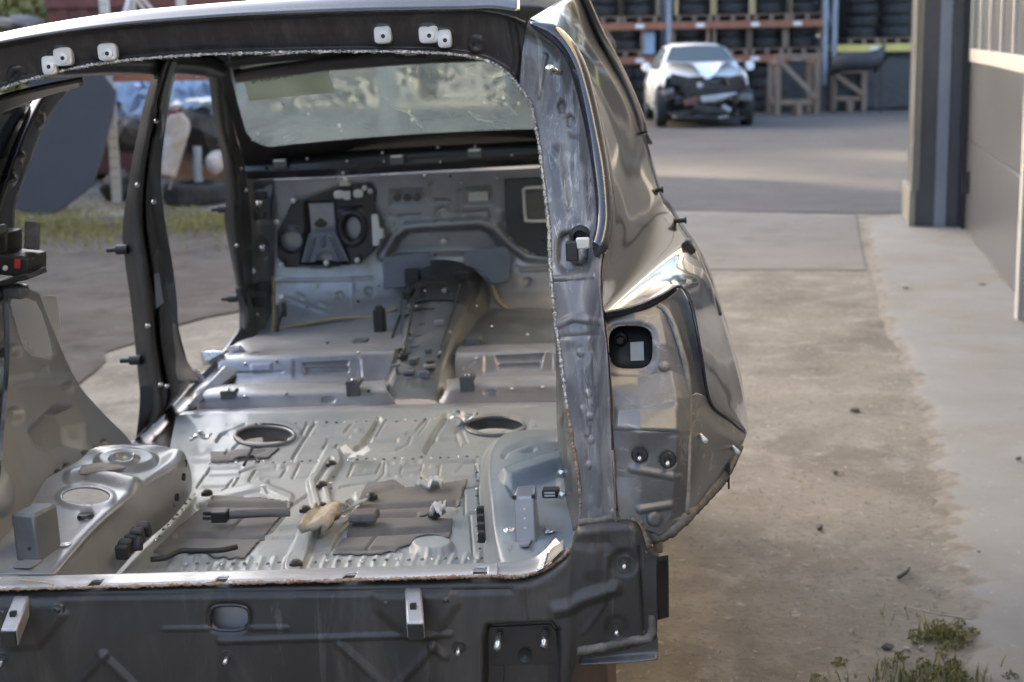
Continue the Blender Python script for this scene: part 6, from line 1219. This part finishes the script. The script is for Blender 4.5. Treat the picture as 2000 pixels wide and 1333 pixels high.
# ---- left side: junk by the other rack, seen through the side windows
LY = 15.9
xa, xb = W(216, 200, LY).x, W(308, 30, LY + .1).x
o = empty('pallet_rack', (xa, LY, 0)); tag(o, 'galvanised pallet rack upright with punched holes seen through the left side window', 'rack')
def lupr(x, y, nm='upright'):
    u = wm(nm, 'rackwhite', o, MB().box((x, y, 1.75), (.09, .07, 3.5)), .006)
    for k in range(34):
        for dx in (-.022, .022): wm('upright_hole', 'black', u, MB().box((x + dx, y - .0352, .25 + k * .1), (.012, .002, .022))) if y < .1 else None
lupr(0, 0); lupr(.03, 1.0); lupr(xb - xa + .05, 1.02); lupr(2.7, 0); lupr(2.72, 1.0)
for k in range(4): wm('brace', 'rackwhite', o, MB().bar((.0, .03, .5 + k * .8), (.03, .97, 1.25 + k * .8), .04, .03)); 
wm('brace', 'rackwhite', o, MB().bar((.02, .5, 2.3), (.75, .62, 1.1), .045, .03)); wm('brace', 'rackwhite', o, MB().bar((.05, .5, 1.35), (.35, .52, 1.75), .04, .03)); wm('brace', 'rackwhite', o, MB().bar((.1, .5, 2.2), (.55, .62, 1.65), .04, .03))
zb = W(245, 148, LY).z
wm('beam', 'orange', o, MB().box((1.35, -.02, zb), (2.6, .05, .12)), .006); wm('beam', 'orange', o, MB().box((-.32, .0, zb - .03), (.5, .05, .13)), .006); wm('beam', 'orange', o, MB().box((1.35, 1.02, zb), (2.6, .05, .12)), .006)
# navy panel leaning on it
zz = 14.9
pts = [(60, 120), (176, 120), (228, 188), (222, 230), (202, 310), (184, 368), (146, 400), (104, 426), (62, 424), (26, 416), (40, 300)]
pp = [W(x, y, zz + (430 - y) / 270 * .5) for x, y in pts]; base = min(p.z for p in pp); pp = [p - Vector((0, 0, base)) for p in pp]
bx_ = Vector((pp[7].x, pp[7].y, 0)); ob = empty('bonnet_panel', bx_); tag(ob, 'large navy painted bonnet panel leaning beside the rack upright', 'car panel')
wm('panel_skin', 'navy', ob, MB().prism([p - bx_ for p in pp], (0, .05, .01)), .015)
ins = [bx_ * 0 + (Vector((sum(p.x for p in pp) / 11, sum(p.y for p in pp) / 11, sum(p.z for p in pp) / 11)) * .15 + p * .85) - bx_ + Vector((0, .06, 0)) for p in pp]; wm('panel_frame', 'wreck', ob, MB().prism(ins, (0, .02, 0)))
# light blue tarpaulins on the shelf
def tarp(name, px0, px1, py0, py1, dist, label, seed, mat='skyblue'):
    a, b_ = W(px0, py1, dist), W(px1, py0, dist); rs = random.Random(seed); n1, n2 = 9, 7; v = []
    for j in range(n2):
        for i in range(n1):
            s = i / (n1 - 1); t = j / (n2 - 1); v.append(((b_.x - a.x) * (s - .5) * (1.1 - .25 * t) + rs.uniform(-.05, .05), -.25 + .5 * t * (1 - abs(s - .5)) + rs.uniform(-.10, .10), (b_.z - a.z) * t * (1 - .35 * abs(s - .45)) + rs.uniform(-.05, .05)))
    o_ = mesh_obj(name, v, [(j * n1 + i, j * n1 + i + 1, (j + 1) * n1 + i + 1, (j + 1) * n1 + i) for j in range(n2 - 1) for i in range(n1 - 1)], M[mat], smooth=False); solid(o_, .02, 0); o_.location = ((a.x + b_.x) / 2, dist, a.z); tag(o_, label, 'tarpaulin'); return o_
tarp('tarpaulin', 225, 300, 152, 232, LY + .6, 'light blue sheet bundle on the shelf left of the B pillar', 3)
tarp('tarpaulin', 322, 418, 108, 212, LY + .5, 'light blue folded sheet showing between the two left pillars', 6)
tarp('tarpaulin', 425, 480, 128, 215, LY + .5, 'pale blue sheet seen through the left corner of the windscreen', 9)
# dark junk boxes under it
def junk(name, px, py0, py1, wpx, dist, mat, label, cat, seed, dz=.35):
    a = W(px, py1, dist); b_ = W(px, py0, dist); wd = wpx / F * dist; h = b_.z - a.z
    o_ = lump(name, (0, 0, h / 2), 1.0, mat, None, (wd / 2, dz, h / 2), 46, seed); o_.location = (a.x, dist, a.z); bevel(o_, .02); tag(o_, label, cat); return o_
junk('upholstery_pile', 400, 200, 320, 90, LY + .4, 'wreck', 'black car seat base behind the grey seat back', 'car seat', 31)
junk('engine_part', 260, 225, 320, 75, LY + .3, 'wreck', 'black engine part on the shelf behind the rack upright', 'engine part', 32)
junk('white_sack', 345, 196, 216, 24, LY - .1, 'white', 'small white sack on top of the black seat base', 'sack', 33, .15)
junk('white_bundle', 392, 190, 206, 60, LY - .1, 'white', 'white crumpled wrap under the blue sheet', 'wrap', 34, .12)
junk('plastic_bag', 424, 290, 345, 42, LY - .3, 'tan', 'pale plastic bag beside the A pillar', 'bag', 35, .15)
junk('debris_pile', 240, 330, 405, 80, LY + .5, 'wreck', 'dark debris heap at the foot of the rack upright', 'debris', 36)
junk('debris_pile', 480, 300, 400, 60, LY + .5, 'wreck', 'dark debris heap behind the A pillar', 'debris', 40)
g_ = G(385, 395); ob = empty('cardboard_box', (g_.x, g_.y + .8, 0)); tag(ob, 'brown cardboard box behind the lying tyre', 'box'); wm('box_body', 'card', ob, MB().box((0, 0, .28), (.75, .4, .56)), .01); wm('box_flap', 'card', ob, MB().box((0, -.28, .55), (.74, .16, .012), Matrix.Rotation(.4, 3, 'X')))
g_ = W(388, 355, LY - .35); ob = MB().tube([(0, 0, 0), (0, 0, .34)], .045, 14).tube([(0, 0, .12), (0, 0, .16)], .052, 14).build('white_pipe', M['strip'], smooth=False); ob.location = (g_.x, LY - .35, g_.z); tag(ob, 'short pale blue pipe standing behind the lying tyre', 'pipe')
# grey seat back
c0_, c1_ = W(352, 222, LY - .5), W(326, 345, LY - .5)
ob = empty('upholstery_foam', (c1_.x, LY - .5, c1_.z)); tag(ob, 'pale grey stained foam seat back leaning between the left pillars', 'car seat')
ax = (c0_ - c1_); L_ = ax.length; ax.normalize(); sd_ = Vector((0, 1, 0)).cross(ax).normalized()
v = []; f = []; n1, n2 = 16, 14
for i in range(n1):
    t = i / (n1 - 1); wd = (.135 - .05 * (1 - t) ) * (min(1, math.sqrt(max(0.02, 1 - ((t - .78) / .22) ** 2))) if t > .78 else 1)
    for k in range(n2):
        a = 2 * math.pi * k / n2; v.append(tuple(ax * (L_ * t) + sd_ * (wd * math.copysign(abs(math.cos(a)) ** .7, math.cos(a))) + Vector((0, 1, 0)) * (.07 * math.copysign(abs(math.sin(a)) ** .7, math.sin(a)))))
for i in range(n1 - 1):
    for k in range(n2): f.append((i * n2 + k, i * n2 + (k + 1) % n2, (i + 1) * n2 + (k + 1) % n2, (i + 1) * n2 + k))
f.append(tuple(reversed(range(n2)))); f.append(tuple((n1 - 1) * n2 + k for k in range(n2)))
mesh_obj('back_cushion', v, f, M['tan'], ob); wm('seat_frame', 'steel', ob, MB().tube([sd_ * .05, ax * -.12 + sd_ * .05], .012, 8).tube([sd_ * -.05, ax * -.12 + sd_ * -.05], .012, 8))
g_ = G(378, 400); tyre(Vector((g_.x, g_.y + .15, .0)), 'black tyre lying flat on the grass between the left pillars', None, 0, .98)
# containers and bush seen above the roof line
ob = empty('shipping_container', (-4.2, 18.6, 0)); tag(ob, 'maroon corrugated container behind the galvanised rack', 'container')
for k in range(18):
    x = -1.0 + k * .12; wm('corrugation', 'maroon', ob, MB().box((x, 0 if k % 2 else .035, 1.02), (.119, .06, 1.9)))
wm('top_rail', 'maroon', ob, MB().box((.03, 0, 2.03), (2.2, .12, .12))); wm('container_body', 'maroon', ob, MB().box((.03, 1.3, 1.02), (2.1, 2.4, 1.9)))
for i, (px, y, rr_) in enumerate(((135, 19.5, 1.1), (40, 18.5, .9))):
    p = W(px, 60, y); ob = empty('bush', (p.x, y, 0)); tag(ob, ['olive bush left of the galvanised rack post above the roof', 'olive bush at the upper left corner above the roof'][i], 'bush')
    wm('stem', 'wood', ob, MB().tube([(0, 0, 0), (.05, 0, 1.2)], [.06, .03], 8)); foliage('crown', [((random.uniform(-.7, .7), random.uniform(-.4, .4), random.uniform(.7, 2.0)), (.55, .5, .5)) for _ in range(12)], 5000, .07, 'grass', None, par=ob)
junk('grey_sack', 48, 25, 70, 75, 17.0, 'graph', 'dark grey sack heap above the left roof edge', 'sack', 51); junk('concrete_block', 5, 30, 62, 30, 16.5, 'slab', 'pale concrete block at the upper left corner', 'block', 52)

# ---- grass
def blades(name, pts, h0, h1, mat, label, wd=.004, kind='stuff'):
    v = []; f = []
    for (x, y, z_) in pts:
        h = random.uniform(h0, h1); a = random.uniform(0, 6.28); ln = random.uniform(.1, .8) * h; dx, dy = math.cos(a), math.sin(a); w2 = wd * random.uniform(.6, 1.4); b_ = len(v)
        v += [(x - dy * w2, y + dx * w2, z_), (x + dy * w2, y - dx * w2, z_), (x + dx * ln * .4 + dy * w2 * .7, y + dy * ln * .4 - dx * w2 * .7, z_ + h * .6), (x + dx * ln * .4 - dy * w2 * .7, y + dy * ln * .4 + dx * w2 * .7, z_ + h * .6), (x + dx * ln, y + dy * ln, z_ + h)]
        f += [(b_, b_ + 1, b_ + 2, b_ + 3), (b_ + 3, b_ + 2, b_ + 4)]
    o_ = mesh_obj(name, v, f, M[mat], smooth=False); tag(o_, label, 'grass', None, kind); return o_
pts = []
for _ in range(26000):
    y = random.gauss(13.9, .6) if random.random() < .8 else random.uniform(12, 17); x = random.uniform(-8, -1.6)
    if noise_ok := (math.sin(x * 3.1) * math.sin(y * 2.3 + x) + random.uniform(-.6, .8) > -.3): pts.append((x, y, 0))
blades('grass', pts, .015, .05, 'grass', 'short olive grass strip beyond the shell', .006)
pts = []
for (px, py, n_, sp) in ((1770, 1348, 130, .06), (1830, 1346, 130, .06), (1700, 1356, 60, .07), (1826, 1242, 70, .025), (1850, 1246, 24, .02), (1890, 1336, 40, .05), (1640, 1360, 20, .06), (1780, 1210, 12, .04)):
    g_ = G(px, py)
    for _ in range(n_): pts.append((random.gauss(g_.x, sp), random.gauss(g_.y, sp), .0))
blades('grass', pts, .012, .05, 'grass', 'green grass tufts along the apron edge at the lower right', .0022)
lv = []
for (px, py, n_, sp) in ((1826, 1244, 14, .05), (1850, 1238, 8, .03), (1765, 1330, 10, .09), (1835, 1330, 10, .09), (1700, 1335, 6, .08)):
    g_ = G(px, py)
    for _ in range(n_): lv.append(((random.gauss(g_.x, sp), random.gauss(g_.y, sp), .006), (.022, .022, .012)))
foliage('weeds', lv, 2600, .0055, 'grass', 'low broad-leaved weeds among the grass tufts at the lower right', 'stuff', 'weeds')
# ---- loose stones and debris on the near ground
def pebble(name, px, py, r, mat, label, cat='stone', seed=0, sq=(1, 1, .5), z_=0.0):
    r *= .72; g_ = G(px, py, z_); o_ = lump(name, (0, 0, r * .25), r, mat, None, sq, 22, seed); o_.location = g_; o_.rotation_euler = (0, 0, seed); tag(o_, label, cat); return o_
for i, (px, py, r, mt, lb, sq) in enumerate(((1672, 803, .030, 'stone', 'dark flat stone near the apron edge, mid right', (1.4, .8, .4)), (1600, 1032, .026, 'stone', 'dark blue-grey shard on the sandy ground below the flank', (1.6, .7, .4)), (1632, 925, .017, 'stone', 'small brown-black stone right of the fender tip', (1, 1, .7)), (1735, 1266, .022, 'stone', 'dark stone beside the grass tufts', (1.4, .9, .6)), (1665, 1234, .014, 'pale_stone', 'pale pebble near the lower right grass', (1.2, .9, .6)), (1772, 1268, .013, 'pale_stone', 'pale pebble in front of the grass tufts', (1.3, .9, .6)), (1800, 1266, .012, 'pale_stone', 'round pale pebble left of the green weeds', (1, 1, .7)))):
    pebble('stone', px, py, r, mt, lb, 'stone', i + 60, sq)
g_ = G(1768, 562, .015); pebble('stone', 1768, 562, .05, 'pale_stone', 'grey clod lying on the concrete apron', 'stone', 71, (1.1, .7, .4), .012); pebble('stone', 1919, 557, .03, 'stone', 'small dark clod on the apron before the metal door', 'stone', 72, (1.2, .6, .3), .012); pebble('stone', 1990, 897, .022, 'stone', 'dark chip on the apron at the right picture edge', 'stone', 73, (1.2, .7, .5), .012); pebble('stone', 1912, 1079, .012, 'stone', 'tiny dark chip on the apron, lower right', 'stone', 74, (1.4, .6, .4), .012)
g_ = G(1770, 1125); o_ = MB().tube([(-.03, -.03, .006), (0, 0, .012), (.02, .05, .006)], .006, 6).build('twig', M['stone'], smooth=True); o_.location = g_; tag(o_, 'short dark curved twig on the sandy ground', 'twig')
g_ = G(1825, 1215); o_ = MB().tube(spl([(-.06, .10, .01), (-.02, .03, .02), (.02, .0, .02), (.10, -.02, .014)], 14), .0025, 6).build('twig', M['foam'], smooth=True); o_.location = g_; tag(o_, 'long pale dry stalk beside the green weeds', 'twig')
# fine gravel
v = []; f = []; mbx = MB()
for _ in range(1500):
    px = random.uniform(1290, 1860); py = 640 + 800 * random.random() ** .8; g_ = G(px, py)
    if px > np.interp(py, [426, 655, 830, 1060, 1333, 1500], [1684, 1732, 1790, 1838, 1885, 1910]) - 4: continue
    r = random.choice((.0015, .002, .003, .003, .005)) * random.uniform(.7, 1.3); b_ = len(mbx.v)
    q = [(random.uniform(.7, 1.2) * r * math.cos(a), random.uniform(.7, 1.2) * r * math.sin(a)) for a in (0, 1.25, 2.5, 3.8, 5)]
    mbx.v += [(g_.x + a, g_.y + c_, -.003) for a, c_ in q] + [(g_.x, g_.y, r * .45)]; mbx.f += [(b_ + k, b_ + (k + 1) % 5, b_ + 5) for k in range(5)]
o_ = mbx.build('gravel', M['pale_stone']); tag(o_, 'fine pale grit scattered over the sandy ground', 'gravel', None, 'stuff')
